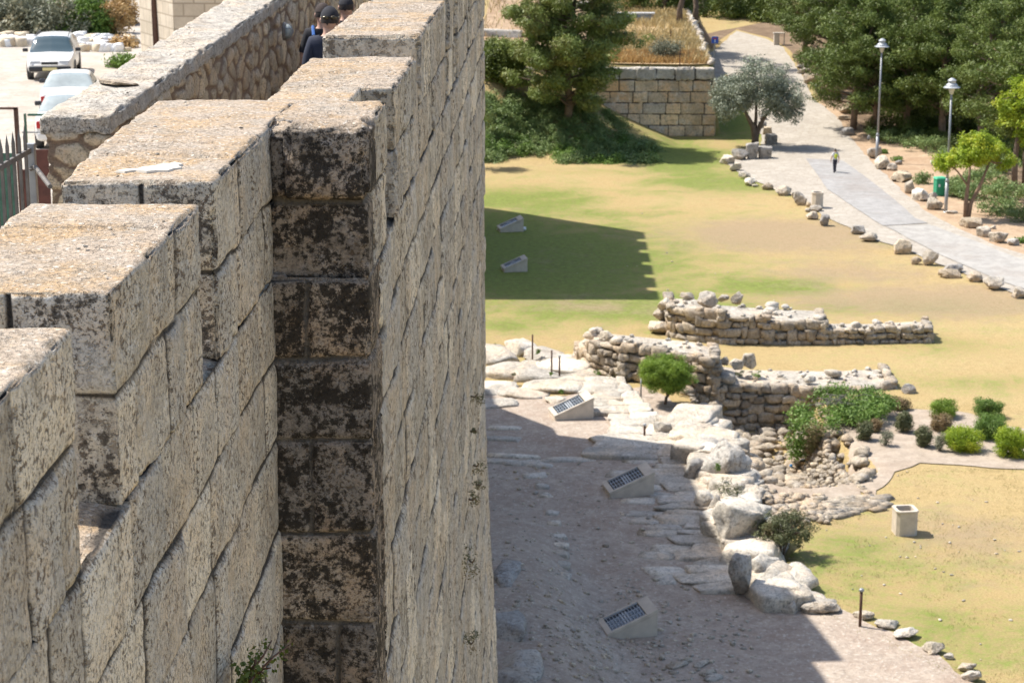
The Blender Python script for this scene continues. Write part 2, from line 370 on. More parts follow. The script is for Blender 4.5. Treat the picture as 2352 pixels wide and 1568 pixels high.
    h = -jd * jm + blockoff * (bid - 0.5) * 2 * (1 - jm) + pill + amp * fbm(q0, 2.6, 3, seed + 20) + 0.5 * amp * fbm(q0, 13, 3, seed + 21) - pitd * pit
    h = h - np.where(edge, chip * np.clip(fbm(q0, 6, 3, seed + 30) + 0.15, 0, 1), 0)
    q0 = q0 + nr * h[:, None]
    if post is not None: q0 = post(q0)
    return np_mesh('masonry', q0, Q, {'blk': bid, 'jnt': np.clip(jm, 0, 1)})

# ------------------------------------------------------------------ rocks
_ico = {}
def ico(sub):
    if sub not in _ico:
        bm = bmesh.new(); bmesh.ops.create_icosphere(bm, subdivisions=sub, radius=1); bm.verts.ensure_lookup_table()
        _ico[sub] = (np.array([v.co for v in bm.verts]), np.array([[v.index for v in f.verts] for f in bm.faces])); bm.free()
    return _ico[sub]
_rk = {}
def cube_base(n):
    if ('c', n) not in _ico:
        bm = bmesh.new(); bmesh.ops.create_cube(bm, size=2); bmesh.ops.subdivide_edges(bm, edges=bm.edges[:], cuts=n, use_grid_fill=True); bmesh.ops.triangulate(bm, faces=bm.faces[:]); bm.verts.ensure_lookup_table()
        _ico[('c', n)] = (np.array([v.co for v in bm.verts]), np.array([[v.index for v in f.verts] for f in bm.faces])); bm.free()
    return _ico[('c', n)]
def rock_verts(size, seed, sub=2, squash=0.62, rough=0.18, boxy=0.55):
    key = (boxy >= 0.85, sub, round(boxy * 5), round(rough * 12), seed % (11 if sub < 3 else 1000003))
    cube = boxy >= 0.85; base = cube_base({1: 1, 2: 2, 3: 6, 4: 12}[sub]) if cube else ico(sub)
    if key not in _rk and cube:
        rr = np.random.default_rng(seed); v = base[0].copy(); r_ = 0.16; c_ = np.clip(v, -1 + r_, 1 - r_); d = v - c_; L_ = np.linalg.norm(d, axis=1, keepdims=True); v = c_ + d / np.maximum(L_, r_) * r_ * np.where(L_ > 0, 1, 0) * np.minimum(1, L_ / r_)
        v[:, 0] *= 1 + 0.16 * rr.normal() * v[:, 2]; v[:, 0] += 0.10 * rr.normal() * v[:, 1]; v[:, 2] += 0.10 * rr.normal() * v[:, 0]
        for _ in range(5):
            d = rr.normal(size=3); d /= np.linalg.norm(d); k = rr.uniform(0.95, 1.3); o = v @ d - k; v = v - np.where(o > 0, o, 0)[:, None] * d
        sd = seed % 9973; v = v + rough * 0.55 * np.stack([fbm(v + sd + 9 * q, 1.9, 3, sd + q) for q in range(3)], 1)
        _rk[key] = v
    if key not in _rk:
        v, f = ico(sub); v = v.copy()
        m = np.max(np.abs(v), axis=1, keepdims=True); v = v * (1 - boxy) + (v / m) * 0.8 * boxy
        rr = np.random.default_rng(seed)
        for _ in range(8 if sub < 3 else 12):    # shear off flat facets
            d = rr.normal(size=3); d /= np.linalg.norm(d); k = rr.uniform(0.46, 0.82) * (1 + 0.25 * boxy * (np.abs(d).sum() - 1))
            o = v @ d - k; v = v - np.where(o > 0, o, 0)[:, None] * d * 0.98
        sd = seed % 9973
        v = v * (1 + rough * fbm(v + sd * 3.7, 1.6, 2, sd)[:, None])
        v = v / np.abs(v).max(axis=0) * 0.95
        if sub >= 3: v = v * (1 + 0.09 * fbm(v + sd, 5.5, 3, sd + 1)[:, None] - 0.16 * np.clip(0.25 - np.abs(fbm(v + sd, 2.4, 2, sd + 5)), 0, 1)[:, None])
        _rk[key] = v
    return _rk[key] * (np.array(size) / 2), base[1]
def rock_mesh(size, seed, sub=4, **k):
    v, f = rock_verts(size, seed, sub, **k)
    return np_mesh('rock', v, f, {'blk': np.full(len(v), (seed * 0.37) % 1), 'jnt': np.zeros(len(v))}, smooth=False)
class Rocks:
    """many stones in one mesh (a wall's masonry, a bed of rubble)"""
    def __init__(s): s.v = []; s.f = []; s.b = []; s.n = 0
    def add(s, pos, size, seed, rz=0.0, sub=1, rough=0.15, boxy=0.8):
        v, f = rock_verts(size, seed, sub, rough=rough, boxy=boxy)
        c, q = math.cos(rz), math.sin(rz); v = np.stack([v[:, 0] * c - v[:, 1] * q, v[:, 0] * q + v[:, 1] * c, v[:, 2]], 1) + np.array(pos)
        s.v.append(v); s.f.append(f + s.n); s.n += len(v); s.b.append(np.full(len(v), R.random()))
    def mesh(s, smooth=False):
        v = np.concatenate(s.v); return np_mesh('stones', v, np.concatenate(s.f), {'blk': np.concatenate(s.b), 'jnt': np.zeros(len(v))}, smooth)

# ------------------------------------------------------------------ foliage
def leaves(C, rad, n_per, size, seed, asp=0.45, up=0.3, squash=0.8, shell=0.5):
    """leaf quads around clump centres C (N,3) with radii rad (N)"""
    r = np.random.default_rng(seed); C = np.asarray(C, float); rad = np.broadcast_to(np.asarray(rad, float), (len(C),))
    cnt = np.maximum(3, (n_per * (rad / rad.mean()) ** 2).astype(int)); ci = np.repeat(np.arange(len(C)), cnt); N = len(ci)
    d = r.normal(size=(N, 3)); d /= np.linalg.norm(d, axis=1, keepdims=True)
    rr = r.uniform(shell ** 3, 1, N) ** (1 / 3) * (1 + 0.18 * r.normal(size=N)); off = d * rr[:, None] * rad[ci][:, None]; off[:, 2] *= squash
    P = C[ci] + off
    nrm = d * 0.8 + r.normal(size=(N, 3)) * 0.6; nrm[:, 2] += up; nrm /= np.linalg.norm(nrm, axis=1, keepdims=True)
    a = np.cross(nrm, r.normal(size=(N, 3))); a /= np.linalg.norm(a, axis=1, keepdims=True); b = np.cross(nrm, a)
    sz = size * r.uniform(0.6, 1.3, N)[:, None]
    a = a * sz * 0.5; b = b * sz * 0.5 * asp
    v = np.stack([P - a, P - b, P + a, P + b], 1).reshape(-1, 3)
    blk = np.repeat(np.clip(r.normal(0.5, 0.25, N) * 0.6 + np.repeat(r.random(len(C)), cnt) * 0.4, 0, 1), 4)
    return v, np.arange(N * 4).reshape(-1, 4), blk
def leaf_mesh(*a, **k):
    v, f, b = leaves(*a, **k); return np_mesh('foliage', v, f, {'blk': b}, smooth=False)
def blob_pts(n, size, seed, surf=0.6, flat_bottom=False, boxy=0.0):
    r = np.random.default_rng(seed); d = r.normal(size=(n, 3)); d /= np.linalg.norm(d, axis=1, keepdims=True)
    if boxy: m = np.max(np.abs(d), axis=1, keepdims=True); d = d * (1 - boxy) + d / m * boxy
    k = r.uniform(surf ** 3, 1, n) ** (1 / 3); p = d * k[:, None] * (np.array(size) / 2) * (1 + 0.12 * r.normal(size=(n, 1)))
    if flat_bottom: p[:, 2] = np.abs(p[:, 2])
    return p
def blades(P, h, w, seed, lean=0.35, n_per=1):
    r = np.random.default_rng(seed); P = np.repeat(np.asarray(P, float), n_per, axis=0); N = len(P)
    P = P + np.c_[r.normal(scale=0.12, size=(N, 2)), np.zeros(N)]
    t = r.uniform(0, 6.28, N); d = np.stack([np.cos(t), np.sin(t), np.zeros(N)], 1); H = h * r.uniform(0.5, 1.2, N)
    tip = P + np.stack([r.normal(scale=lean, size=N) * H, r.normal(scale=lean, size=N) * H, H], 1)
    v = np.stack([P - d * w / 2, P + d * w / 2, tip + d * w * 0.25, tip - d * w * 0.25], 1).reshape(-1, 3)
    return np_mesh('blades', v, np.arange(N * 4).reshape(-1, 4), {'blk': np.repeat(r.random(N), 4)}, smooth=False)

# ------------------------------------------------------------------ terrain
def poly_sd(P, poly):
    """signed distance, positive inside"""
    x, y = P[:, 0], P[:, 1]; n = len(poly); d = np.full(len(x), 1e9); ins = np.zeros(len(x), bool)
    for i in range(n):
        ax, ay = poly[i][:2]; bx, by = poly[(i + 1) % n][:2]; ex, ey = bx - ax, by - ay
        t = np.clip(((x - ax) * ex + (y - ay) * ey) / (ex * ex + ey * ey + 1e-12), 0, 1)
        d = np.minimum(d, np.hypot(x - ax - t * ex, y - ay - t * ey))
        c = ((ay > y) != (by > y)) & (x < (bx - ax) * (y - ay) / (by - ay + 1e-12) + ax); ins ^= c
    return np.where(ins, d, -d)
PIT = [G(px, py, -1.5)[:2] for px, py in ((1560, 950), (1640, 985), (1720, 960), (1830, 965), (1890, 990), (1905, 1060), (1960, 1120), (1995, 1165), (1985, 1195), (1880, 1215), (1790, 1215), (1735, 1180), (1690, 1100), (1650, 1045), (1600, 1010))]
PIT2 = [G(px, py, -1.2)[:2] for px, py in ((1690, 1190), (1760, 1210), (1790, 1300), (1820, 1370), (1770, 1385), (1720, 1300))]
WALLY = 151.3
def H(x, y):
    x = np.asarray(x, float); y = np.asarray(y, float); P = np.stack([x.ravel(), y.ravel()], 1)
    z = 0.06 * np.clip(P[:, 1] - 143, 0, None) * sstep(143, 160, P[:, 1])
    X, Y = P[:, 0], P[:, 1]
    bank = np.interp(X, [-20, -4, 0, 4.4, 7, 9.2], [6.5, 6.0, 4.6, 2.1, 0.9, 0.0]) * sstep(139.5, 151, Y + 0.8 * np.sin(X * 0.9))
    ter = 5.55 + 0.03 * (Y - WALLY) + np.interp(X, [-30, -6, 4, 6], [0.18, 0.16, 0.04, 0.0]) * np.clip(Y - 158, 0, 60)
    edge = 11.9 + 0.02 * (Y - WALLY)
    tm = sstep(WALLY + 0.1, WALLY + 0.5, Y) * sstep(edge + 0.6, edge, X) * (1 - sstep(225, 250, Y))
    z = np.maximum(z, bank * (X < 9.5)); z = z * (1 - tm) + np.maximum(ter, z) * tm
    und = np.stack([X, Y, X * 0], 1); z = z + 0.10 * fbm(und, 0.11, 2, 31) * sstep(60, 75, Y)
    sd = poly_sd(P, PIT); z = z - 1.55 * sstep(0.0, 0.7, sd); sd = poly_sd(P, PIT2); z = z - 0.9 * sstep(0, 0.6, sd)
    # bare rock shoulder beside the foot of the wall
    z = z + 1.1 * sstep(2.6, 0.0, X + 1.5 - 0.12 * (60 - Y)) * sstep(64, 56, Y)
    return z.reshape(x.shape)
def Hs(x, y): return float(H(np.array([x]), np.array([y]))[0])
def GT(px, py, dz=0.0):
    """point of the terrain seen at a survey direction"""
    d = ray(px, py); t = np.arange(40, 420, 2.0); h = H(d[0] * t, d[1] * t) + dz; z = CZ + d[2] * t
    i = int(np.argmax(z < h)); lo, hi = t[i - 1], t[i]
    for _ in range(20):
        m = (lo + hi) / 2
        if CZ + d[2] * m < Hs(d[0] * m, d[1] * m) + dz: hi = m
        else: lo = m
    return d[0] * hi, d[1] * hi, Hs(d[0] * hi, d[1] * hi)

def grid_axis(*segs):
    out = []
    for a, b, s in segs: out += list(np.arange(a, b, s))
    out.append(segs[-1][1]); return np.array(out)
gx = grid_axis((-700, -60, 60), (-60, -20, 8), (-20, -6, 1.5), (-6, 36, 0.3), (36, 80, 1.5), (80, 700, 60))
gy = grid_axis((-300, 0, 60), (0, 44, 4), (44, 100, 0.3), (100, 165, 0.45), (165, 240, 1.2), (240, 320, 8), (320, 1500, 90))
X, Y = np.meshgrid(gx, gy, indexing='ij'); Z = H(X, Y)
P2 = np.stack([X.ravel(), Y.ravel(), np.zeros(X.size)], 1)
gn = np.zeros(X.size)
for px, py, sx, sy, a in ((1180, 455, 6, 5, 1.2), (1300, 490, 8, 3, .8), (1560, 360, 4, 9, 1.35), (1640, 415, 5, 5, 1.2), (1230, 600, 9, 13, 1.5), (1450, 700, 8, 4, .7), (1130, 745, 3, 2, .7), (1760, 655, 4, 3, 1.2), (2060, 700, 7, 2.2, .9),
                          (1680, 410, 4, 3, .9), (1490, 395, 9, 1.6, .5), (2160, 790, 3, 2, .7), (1960, 1330, 5, 4, .6), (2200, 1450, 5, 4, .65), (2100, 1300, 5, 4, .4), (1480, 440, 7, 3, .4), (1700, 295, 4, 9, 1.2), (2140, 560, 3, 1.5, .8), (1950, 1260, 2.5, 3, .6), (2300, 880, 9, 1.5, .5), (1560, 760, 3, 1, .8), (1120, 560, 5, 14, 1.5), (1350, 560, 6, 10, 1.0), (1440, 700, 7, 4, 1.4)):  # green patches; weights inside the tower's shadow raised to deepen its shade
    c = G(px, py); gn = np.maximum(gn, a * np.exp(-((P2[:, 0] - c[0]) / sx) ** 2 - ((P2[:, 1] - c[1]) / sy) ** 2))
br = np.zeros(X.size)
for px, py, sx, sy, a in ((1800, 540, 6, 5, 1), (1690, 560, 3, 3, .5), (2150, 690, 7, 4, .8), (1950, 620, 5, 4, .5), (1300, 700, 5, 2, .5), (2250, 1230, 3, 3, .4), (1950, 560, 4, 3, .6)):
    c = G(px, py); br = np.maximum(br, a * np.exp(-((P2[:, 0] - c[0]) / sx) ** 2 - ((P2[:, 1] - c[1]) / sy) ** 2))
n0, n1 = X.shape; I = np.arange(n0 * n1).reshape(n0, n1)
Qd = np.stack([I[:-1, :-1], I[1:, :-1], I[1:, 1:], I[:-1, 1:]], -1).reshape(-1, 4)
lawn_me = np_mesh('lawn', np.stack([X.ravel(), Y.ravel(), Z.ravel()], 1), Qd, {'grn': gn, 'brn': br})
m, nt, bs = nodes('lawn_grass'); t = NT(nt); co = t.coord()
n1_ = t.noise(co, 0.35, 7, 0.7, 0.5); n2_ = t.noise(co, 3.2, 7, 0.75); n3_ = t.noise(co, 0.09, 4, 0.6); n4_ = t.noise(co, 15, 4, 0.75)
c = t.mix(t.ramp(n1_, [(0.35, 0.0), (0.65, 1.0)]), (0.42, 0.305, 0.145), (0.48, 0.36, 0.185))
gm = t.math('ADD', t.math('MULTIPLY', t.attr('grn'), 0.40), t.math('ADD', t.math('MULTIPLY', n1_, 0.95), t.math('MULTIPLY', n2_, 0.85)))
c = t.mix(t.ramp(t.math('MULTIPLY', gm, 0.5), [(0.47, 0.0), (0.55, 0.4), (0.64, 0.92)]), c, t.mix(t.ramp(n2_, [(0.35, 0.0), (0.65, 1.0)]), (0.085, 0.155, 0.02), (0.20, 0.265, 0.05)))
bm_ = t.math('ADD', t.math('MULTIPLY', t.attr('brn'), 0.40), t.math('ADD', t.math('MULTIPLY', t.noise(co, 0.7, 7, 0.78, 0.4), 0.6), t.math('MULTIPLY', n3_, 0.35)))
c = t.mix(t.ramp(t.math('MULTIPLY', bm_, 0.6), [(0.31, 0.0), (0.42, 0.75)]), c, (0.33, 0.24, 0.165))
c = t.mix(t.ramp(n2_, [(0.40, 0.26), (0.54, 0.0)]), c, (0.17, 0.14, 0.06)); c = t.mix(t.ramp(n4_, [(0.38, 0.5), (0.56, 0.0)]), c, (0.19, 0.15, 0.06)); c = t.mix(t.ramp(n4_, [(0.6, 0.0), (0.7, 0.35)]), c, (0.58, 0.47, 0.27))
t.l(c, bs.inputs['Base Color']); bs.inputs['Roughness'].default_value = 0.95; bs.inputs['Specular IOR Level'].default_value = 0.15
t.l(t.bump(t.math('ADD', n2_, n4_), 0.5, 0.05), bs.inputs['Normal']); M_lawn = m
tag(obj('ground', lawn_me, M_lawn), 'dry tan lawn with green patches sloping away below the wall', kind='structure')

def gravel_mat(name, a, b, peb, amt=0.5, sc=1.0, bump=0.5):
    m, nt, bs = nodes(name); t = NT(nt); co = t.coord()
    n1 = t.noise(co, 0.9 * sc, 6, 0.65); n2 = t.noise(co, 9 * sc, 5, 0.7); n3 = t.noise(co, 2.6 * sc, 5, 0.7, 0.4)
    c = t.mix(t.ramp(n1, [(0.35, 0.0), (0.65, 1.0)]), a, b); c = t.mix(t.ramp(n3, [(0.42, 0.4), (0.6, 0.0)]), c, tuple(k * 0.6 for k in a)); c = t.mix(t.ramp(t.noise(co, 0.35 * sc, 7, 0.72, 0.3), [(0.48, 0.0), (0.62, 0.4)]), c, (a[0] * 0.72, a[1] * 0.62, a[2] * 0.56))
    c = t.mix(t.ramp(n2, [(0.56, 0.0), (0.66, amt)]), c, peb); c = t.mix(t.ramp(n2, [(0.32, amt), (0.42, 0.0)]), c, tuple(k * 0.5 for k in a))
    t.l(c, bs.inputs['Base Color']); bs.inputs['Roughness'].default_value = 0.95; bs.inputs['Specular IOR Level'].default_value = 0.2
    t.l(t.bump(t.math('ADD', n2, n3), bump, 0.05), bs.inputs['Normal']); return m
M_dirt = gravel_mat('pale_dirt', (0.41, 0.33, 0.265), (0.50, 0.42, 0.34), (0.62, 0.56, 0.48), amt=0.8, bump=0.9)
M_verge = gravel_mat('brown_soil', (0.40, 0.28, 0.18), (0.48, 0.35, 0.23), (0.58, 0.48, 0.36), sc=0.6)
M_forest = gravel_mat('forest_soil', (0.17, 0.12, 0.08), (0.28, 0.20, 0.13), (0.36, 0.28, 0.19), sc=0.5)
M_bed = gravel_mat('bed_soil', (0.38, 0.31, 0.24), (0.45, 0.375, 0.30), (0.52, 0.455, 0.37), sc=0.8)
M_yard = gravel_mat('yard_dust', (0.44, 0.395, 0.335), (0.52, 0.475, 0.41), (0.60, 0.56, 0.49), amt=0.5)
M_straw_soil = gravel_mat('straw_soil', (0.50, 0.36, 0.20), (0.58, 0.44, 0.25), (0.66, 0.54, 0.36), sc=0.5)

def paving_mat(name, a, b, joint, scale, bw=0.5, bh=0.25):
    m, nt, bs = nodes(name); t = NT(nt); co = t.coord()
    wn = t.n('ShaderNodeTexNoise'); wn.inputs['Scale'].default_value = 1.5; t.l(co, wn.inputs[0])
    wv = t.n('ShaderNodeVectorMath', operation='MULTIPLY_ADD'); wv.inputs[1].default_value = (0.18, 0.18, 0); t.l(wn.outputs[1], wv.inputs[0]); t.l(co, wv.inputs[2])
    vo = t.n('ShaderNodeTexVoronoi', feature='DISTANCE_TO_EDGE'); vo.inputs['Scale'].default_value = scale; t.l(wv.outputs[0], vo.inputs['Vector'])
    v2 = t.n('ShaderNodeTexVoronoi'); v2.inputs['Scale'].default_value = scale; t.l(wv.outputs[0], v2.inputs['Vector'])
    sp = t.n('ShaderNodeSeparateColor'); t.l(v2.outputs['Color'], sp.inputs[0])
    c = t.mix(sp.outputs[0], a, b); n2 = t.noise(co, 0.5, 6, 0.7); c = t.mix(t.ramp(n2, [(0.4, 0.4), (0.62, 0.0)]), c, tuple(k * 0.72 for k in a))
    c = t.mix(t.ramp(vo.outputs[0], [(0.02, 0.45), (0.09, 0.0)]), c, joint)
    t.l(c, bs.inputs['Base Color']); bs.inputs['Roughness'].default_value = 0.9
    t.l(t.bump(t.ramp(vo.outputs[0], [(0.0, 0.0), (0.12, 1.0)]), 0.2, 0.02), bs.inputs['Normal']); return m
M_pave = paving_mat('small_stone_paving', (0.38, 0.335, 0.275), (0.45, 0.405, 0.34), (0.25, 0.205, 0.155), 2.2)
M_asph = gravel_mat('worn_asphalt', (0.33, 0.32, 0.305), (0.375, 0.36, 0.345), (0.45, 0.44, 0.42), amt=0.3, sc=0.6, bump=0.2)
M_concp = gravel_mat('worn_concrete', (0.37, 0.35, 0.32), (0.41, 0.39, 0.355), (0.52, 0.49, 0.44), amt=0.3, sc=0.5, bump=0.2)

def drape(name, pts, mat, dz, step=0.5, jit=0.15, seed=1, kind='structure', label=None, hf=None, thick=0.0):
    """a sheet of another ground, laid on the terrain; pts are world (x,y)"""
    hf = hf or H; edge = []
    pts = [p[:2] for p in pts]
    for i in range(len(pts)):
        a = np.array(pts[i]); b = np.array(pts[(i + 1) % len(pts)]); n = max(1, int(np.linalg.norm(b - a) / step))
        for k in range(n): edge.append(a + (b - a) * k / n)
    E = np.array(edge); E3 = np.c_[E, np.zeros(len(E))]
    E = E + jit * np.c_[fbm(E3, 0.9, 3, seed), fbm(E3 + 31, 0.9, 3, seed)] * 1.6
    xs = np.arange(E[:, 0].min(), E[:, 0].max(), step); ys = np.arange(E[:, 1].min(), E[:, 1].max(), step)
    A, B = np.meshgrid(xs, ys); Pi = np.stack([A.ravel(), B.ravel()], 1); Pi = Pi[poly_sd(Pi, [tuple(e) for e in E]) > step * 0.4]
    allp = np.concatenate([E, Pi]); ne = len(E)
    r = delaunay_2d_cdt([Vector(p) for p in allp], [(i, (i + 1) % ne) for i in range(ne)], [], 1, 1e-5)
    v = np.array([tuple(q) for q in r[0]]); f = np.array([list(q) for q in r[2] if len(q) == 3])
    v3 = np.c_[v, hf(v[:, 0], v[:, 1]) + dz]
    a = v3[f[:, 1]] - v3[f[:, 0]]; b = v3[f[:, 2]] - v3[f[:, 0]]; flip = np.cross(a, b)[:, 2] < 0; f[flip] = f[flip][:, ::-1]
    o = obj(name, np_mesh(name, v3, f), mat); tag(o, label, kind=kind); return o
def wpts(*pp): return [GT(a, b)[:2] for a, b in pp]

# dirt terrace and track right below the wall
dirt = [G(900, 930)[:2]] + [G(a, b)[:2] for a, b in ((1050, 905), (1150, 900), (1280, 915), (1400, 900), (1480, 890), (1560, 930), (1640, 985), (1700, 1060), (1745, 1170), (1800, 1300), (1850, 1380), (1960, 1412), (2060, 1450), (2140, 1500), (2230, 1570), (2320, 1650), (2400, 1760), (600, 1760))]
drape('dirt_path', dirt, M_dirt, 0.03, step=0.5, jit=0.25, seed=4, label='pale dusty dirt terrace at the foot of the wall')
road_l = ((1575, 60), (1600, 100), (1668, 170), (1700, 240), (1745, 300), (1752, 350), (1665, 372), (1690, 395), (1760, 428), (1840, 458), (1890, 497), (1960, 528), (2010, 552), (2090, 578), (2150, 606), (2230, 637), (2310, 668), (2420, 712))
road_r = ((2420, 605), (2290, 566), (2200, 527), (2130, 488), (2060, 428), (1990, 360), (1945, 300), (1905, 255), (1868, 228), (1845, 180), (1800, 110), (1760, 90), (1690, 72))
drape('paved_road', wpts(*(road_l + road_r)), M_pave, 0.045, step=0.8, jit=0.12, seed=5, label='pale stone paved road climbing past the lawn')
drape('asphalt_strip', wpts((1850, 366), (1935, 371), (2007, 422), (2058, 463), (2102, 503), (2132, 515), (2029, 521), (2007, 508), (1955, 474), (1900, 437)), M_asph, 0.075, step=0.8, jit=0.03, seed=6, label='grey asphalt strip down the middle of the road')
drape('concrete_strip', wpts((2034, 522), (2135, 518), (2240, 556), (2420, 625), (2420, 690), (2290, 645), (2150, 583)), M_concp, 0.075, step=0.8, jit=0.05, seed=7, label='light concrete continuation of the road strip')
drape('verge', wpts((1880, 225), (1935, 262), (1990, 300), (2080, 330), (2200, 370), (2352, 430), (2500, 480), (2500, 640), (2410, 612), (2280, 572), (2190, 532), (2120, 494), (2050, 434), (1980, 366), (1935, 303), (1890, 251)), M_verge, 0.03, step=0.9, jit=0.1, seed=8, label='brown bare soil between the road and the trees')
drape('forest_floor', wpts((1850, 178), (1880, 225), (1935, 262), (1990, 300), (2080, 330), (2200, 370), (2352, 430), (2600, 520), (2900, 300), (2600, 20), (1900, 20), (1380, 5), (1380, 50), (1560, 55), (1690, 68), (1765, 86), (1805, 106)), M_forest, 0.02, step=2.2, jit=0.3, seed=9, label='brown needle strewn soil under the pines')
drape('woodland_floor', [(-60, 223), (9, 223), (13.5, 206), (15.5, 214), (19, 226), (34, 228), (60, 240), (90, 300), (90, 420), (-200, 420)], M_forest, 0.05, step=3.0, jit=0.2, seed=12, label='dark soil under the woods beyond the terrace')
drape('shaded_terrace_soil', [(-40, WALLY + 0.6), (3.2, WALLY + 0.6), (3.6, 222), (-40, 222)], M_verge, 0.03, step=1.2, jit=0.2, seed=16, label='brown soil between the shaded terrace walls')  # darker soil than the straw terrace, standing in for shade
drape('terrace_ground', [(3.4, WALLY + 0.6), (11.5, WALLY + 0.6), (12.2, 175), (13, 205), (9, 222), (3.8, 222)], M_straw_soil, 0.03, step=1.2, jit=0.2, seed=10, label='straw coloured soil of the terrace above the squared wall')
bed = [G(a, b)[:2] for a, b in ((1890, 985), (1930, 960), (2050, 935), (2130, 940), (2230, 950), (2300, 975), (2480, 1010), (2480, 1090), (2280, 1072), (2120, 1065), (2060, 1085), (2030, 1120), (2010, 1150), (1960, 1115), (1915, 1050))]
drape('pit_floor', [G(a, b, 0)[:2] for a, b in ((1600, 985), (1650, 975), (1720, 985), (1830, 975), (1885, 985), (1915, 1050), (1960, 1110), (1985, 1150), (1940, 1180), (1860, 1185), (1790, 1190), (1735, 1165), (1690, 1100), (1640, 1050))], M_bed, 0.03, step=0.3, jit=0.1, seed=15, label='stony soil on the floor and banks of the pit')
drape('planting_bed', bed, M_bed, 0.035, step=0.5, jit=0.15, seed=11, label='greyish bare soil of the shrub bed')

# yard inside the wall, where the cars stand
ZI = 13.2
def HI(x, y):
    P = np.stack([np.ravel(x), np.ravel(y), np.zeros(np.size(x))], 1); z = ZI + 0.05 * fbm(P, 0.3, 2, 5)
    z = z + 0.16 * np.clip(P[:, 1] - 96 + 0.25 * (P[:, 0] + 20), 0, None)
    return z.reshape(np.shape(x))
drape('yard', [(-3.6, -5), (-3.6, 25), (-4.6, 58), (-8, 76), (-14, 84), (-15.5, 118), (-24, 124), (-50, 300), (-400, 300), (-400, -5)], M_yard, 0.0, step=6.0, jit=0.0, label='bright dusty yard inside the wall', hf=HI)

# ------------------------------------------------------------------ the city wall we look along
ROWS = [19.81, 19.42, 19.00, 18.57, 18.09, 17.58, 17.08, 16.58, 16.08, 15.58, 15.08, 14.58, 14.08, 13.58, 13.05, 12.5, 11.95, 11.4, 10.85, 10.3, 9.75, 9.2, 8.6, 8.0, 7.4, 6.8]
XF = -1.40; XT = -0.92; YT = 9.67
cw = empty('city_wall', (-1.8, 9.0, 0), 'crenellated limestone city wall in the foreground with a projecting dark crusted buttress', 'wall')
rj = lambda k, lo, hi, a, b: row_joints(k, lo, hi, a, b, 90 + k)
def part(name, me, mat, parent=cw, label=None):
    o = obj(name, me, mat, parent, world=True)
    if label: o['label'] = label
    return o
near_rows = [z for z in ROWS if z > 13.9]
part('wall_face', rocky_box((-2.1, 2.6, 13.9), (XF, 9.75, 19.42), (0.10, 0.014, 0.014), 0.008, near_rows, (0.28, 0.8), 0.021, 0.014, 0.012, 0.007, 0.02, seed=3, skip=('x-', 'z-', 'y-'), irregular=0.03), M_wall)
part('wall_base', rocky_box((-4.0, 2.6, 0), (XF - 0.01, 9.7, 13.9), (0.5, 0.3, 0.3), 0.02, None, seed=4, skip=('z-', 'z+')), M_wall)
mer = dict(rnd=0.012, jd=0.020, jw=0.012, amp=0.016, pitd=0.007, chip=0.11, irregular=0.025)
def skew(q): q = q.copy(); q[:, 0] -= 0.05 * (q[:, 1] - 8.06) * np.clip((-1.5 - q[:, 0]) / 0.4, 0, 1); return q
part('merlon', rocky_box((-2.07, 2.9, 19.405), (XF, 5.585, 20.15), (0.02, 0.018, 0.016), rows=[19.79], seed=11, jy=[[3.9, 4.5, 5.0, 5.35], [4.2, 4.95]], jx=[[], []], skip=('z-',), **mer), M_wall)
part('merlon', rocky_box((-2.06, 6.13, 19.405), (XF, 7.69, 20.14), (0.016, 0.016, 0.016), rows=[19.80], seed=12, jy=[[6.42, 6.95, 7.3], [6.75, 7.05, 7.22]], jx=[[-1.62], [-1.75]], skip=('z-',), **mer), M_wall)
part('merlon', rocky_box((-2.04, 8.06, 19.405), (XF - 0.005, 10.78, 20.17), (0.016, 0.016, 0.016), rows=[19.79], seed=13, post=skew, jy=[[8.4, 8.62, 9.25, 9.5], [8.75, 9.1, 9.45]], jx=[[], [-1.7]], skip=('z-',), **mer), M_wall)
# gap fillers: thick mortared sills between merlons
for a, b in ((5.50, 6.2), (7.62, 8.12)):
    part('sill', rocky_box((-2.05, a, 19.28), (XF - 0.03, b, 19.405), (0.018, 0.018, 0.02), 0.02, None, amp=0.018, chip=0.03, seed=int(a * 10), skip=('z-',)), M_wall)

# buttress (projecting tower): dark crusted end face towards the camera
tj = [[-1.335], [], [-1.245], [], [-1.24], [], [-1.13], [-1.3, -1.05], [-1.2], [], [-1.15], [], [-1.2], []][::-1]
# row index grows upward from the lowest joint
trows = sorted([z for z in ROWS if z > 13.9]); tjx = {20.0: [-1.330], 19.6: [], 19.2: [-1.245], 18.8: [], 18.3: [-1.24], 17.8: [], 17.3: [-1.13]}
lev = [13.9] + trows + [20.2]
jx_t = []
for k in range(len(lev) - 1):
    mid = (lev[k] + lev[k + 1]) / 2; best = min(tjx, key=lambda q: abs(q - mid)); jx_t.append(tjx[best] if abs(best - mid) < 0.2 else [R.choice([-1.1, -1.2, -1.25])])
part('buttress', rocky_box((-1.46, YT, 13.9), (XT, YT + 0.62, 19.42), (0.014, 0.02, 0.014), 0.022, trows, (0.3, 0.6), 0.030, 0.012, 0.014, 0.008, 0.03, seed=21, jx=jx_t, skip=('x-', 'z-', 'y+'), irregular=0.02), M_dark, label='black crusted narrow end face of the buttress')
cap_n = part('capstone', rocky_box((-1.335, YT - 0.012, 19.815), (XT, 10.0, 20.19), (0.011, 0.014, 0.011), 0.045, [17.0], (2, 3), 0.02, 0.012, 0.016, 0.01, 0.06, seed=22, jx=[[], []], jy=[[], []]), M_dark, label='weathered dark block on top of the buttress corner')
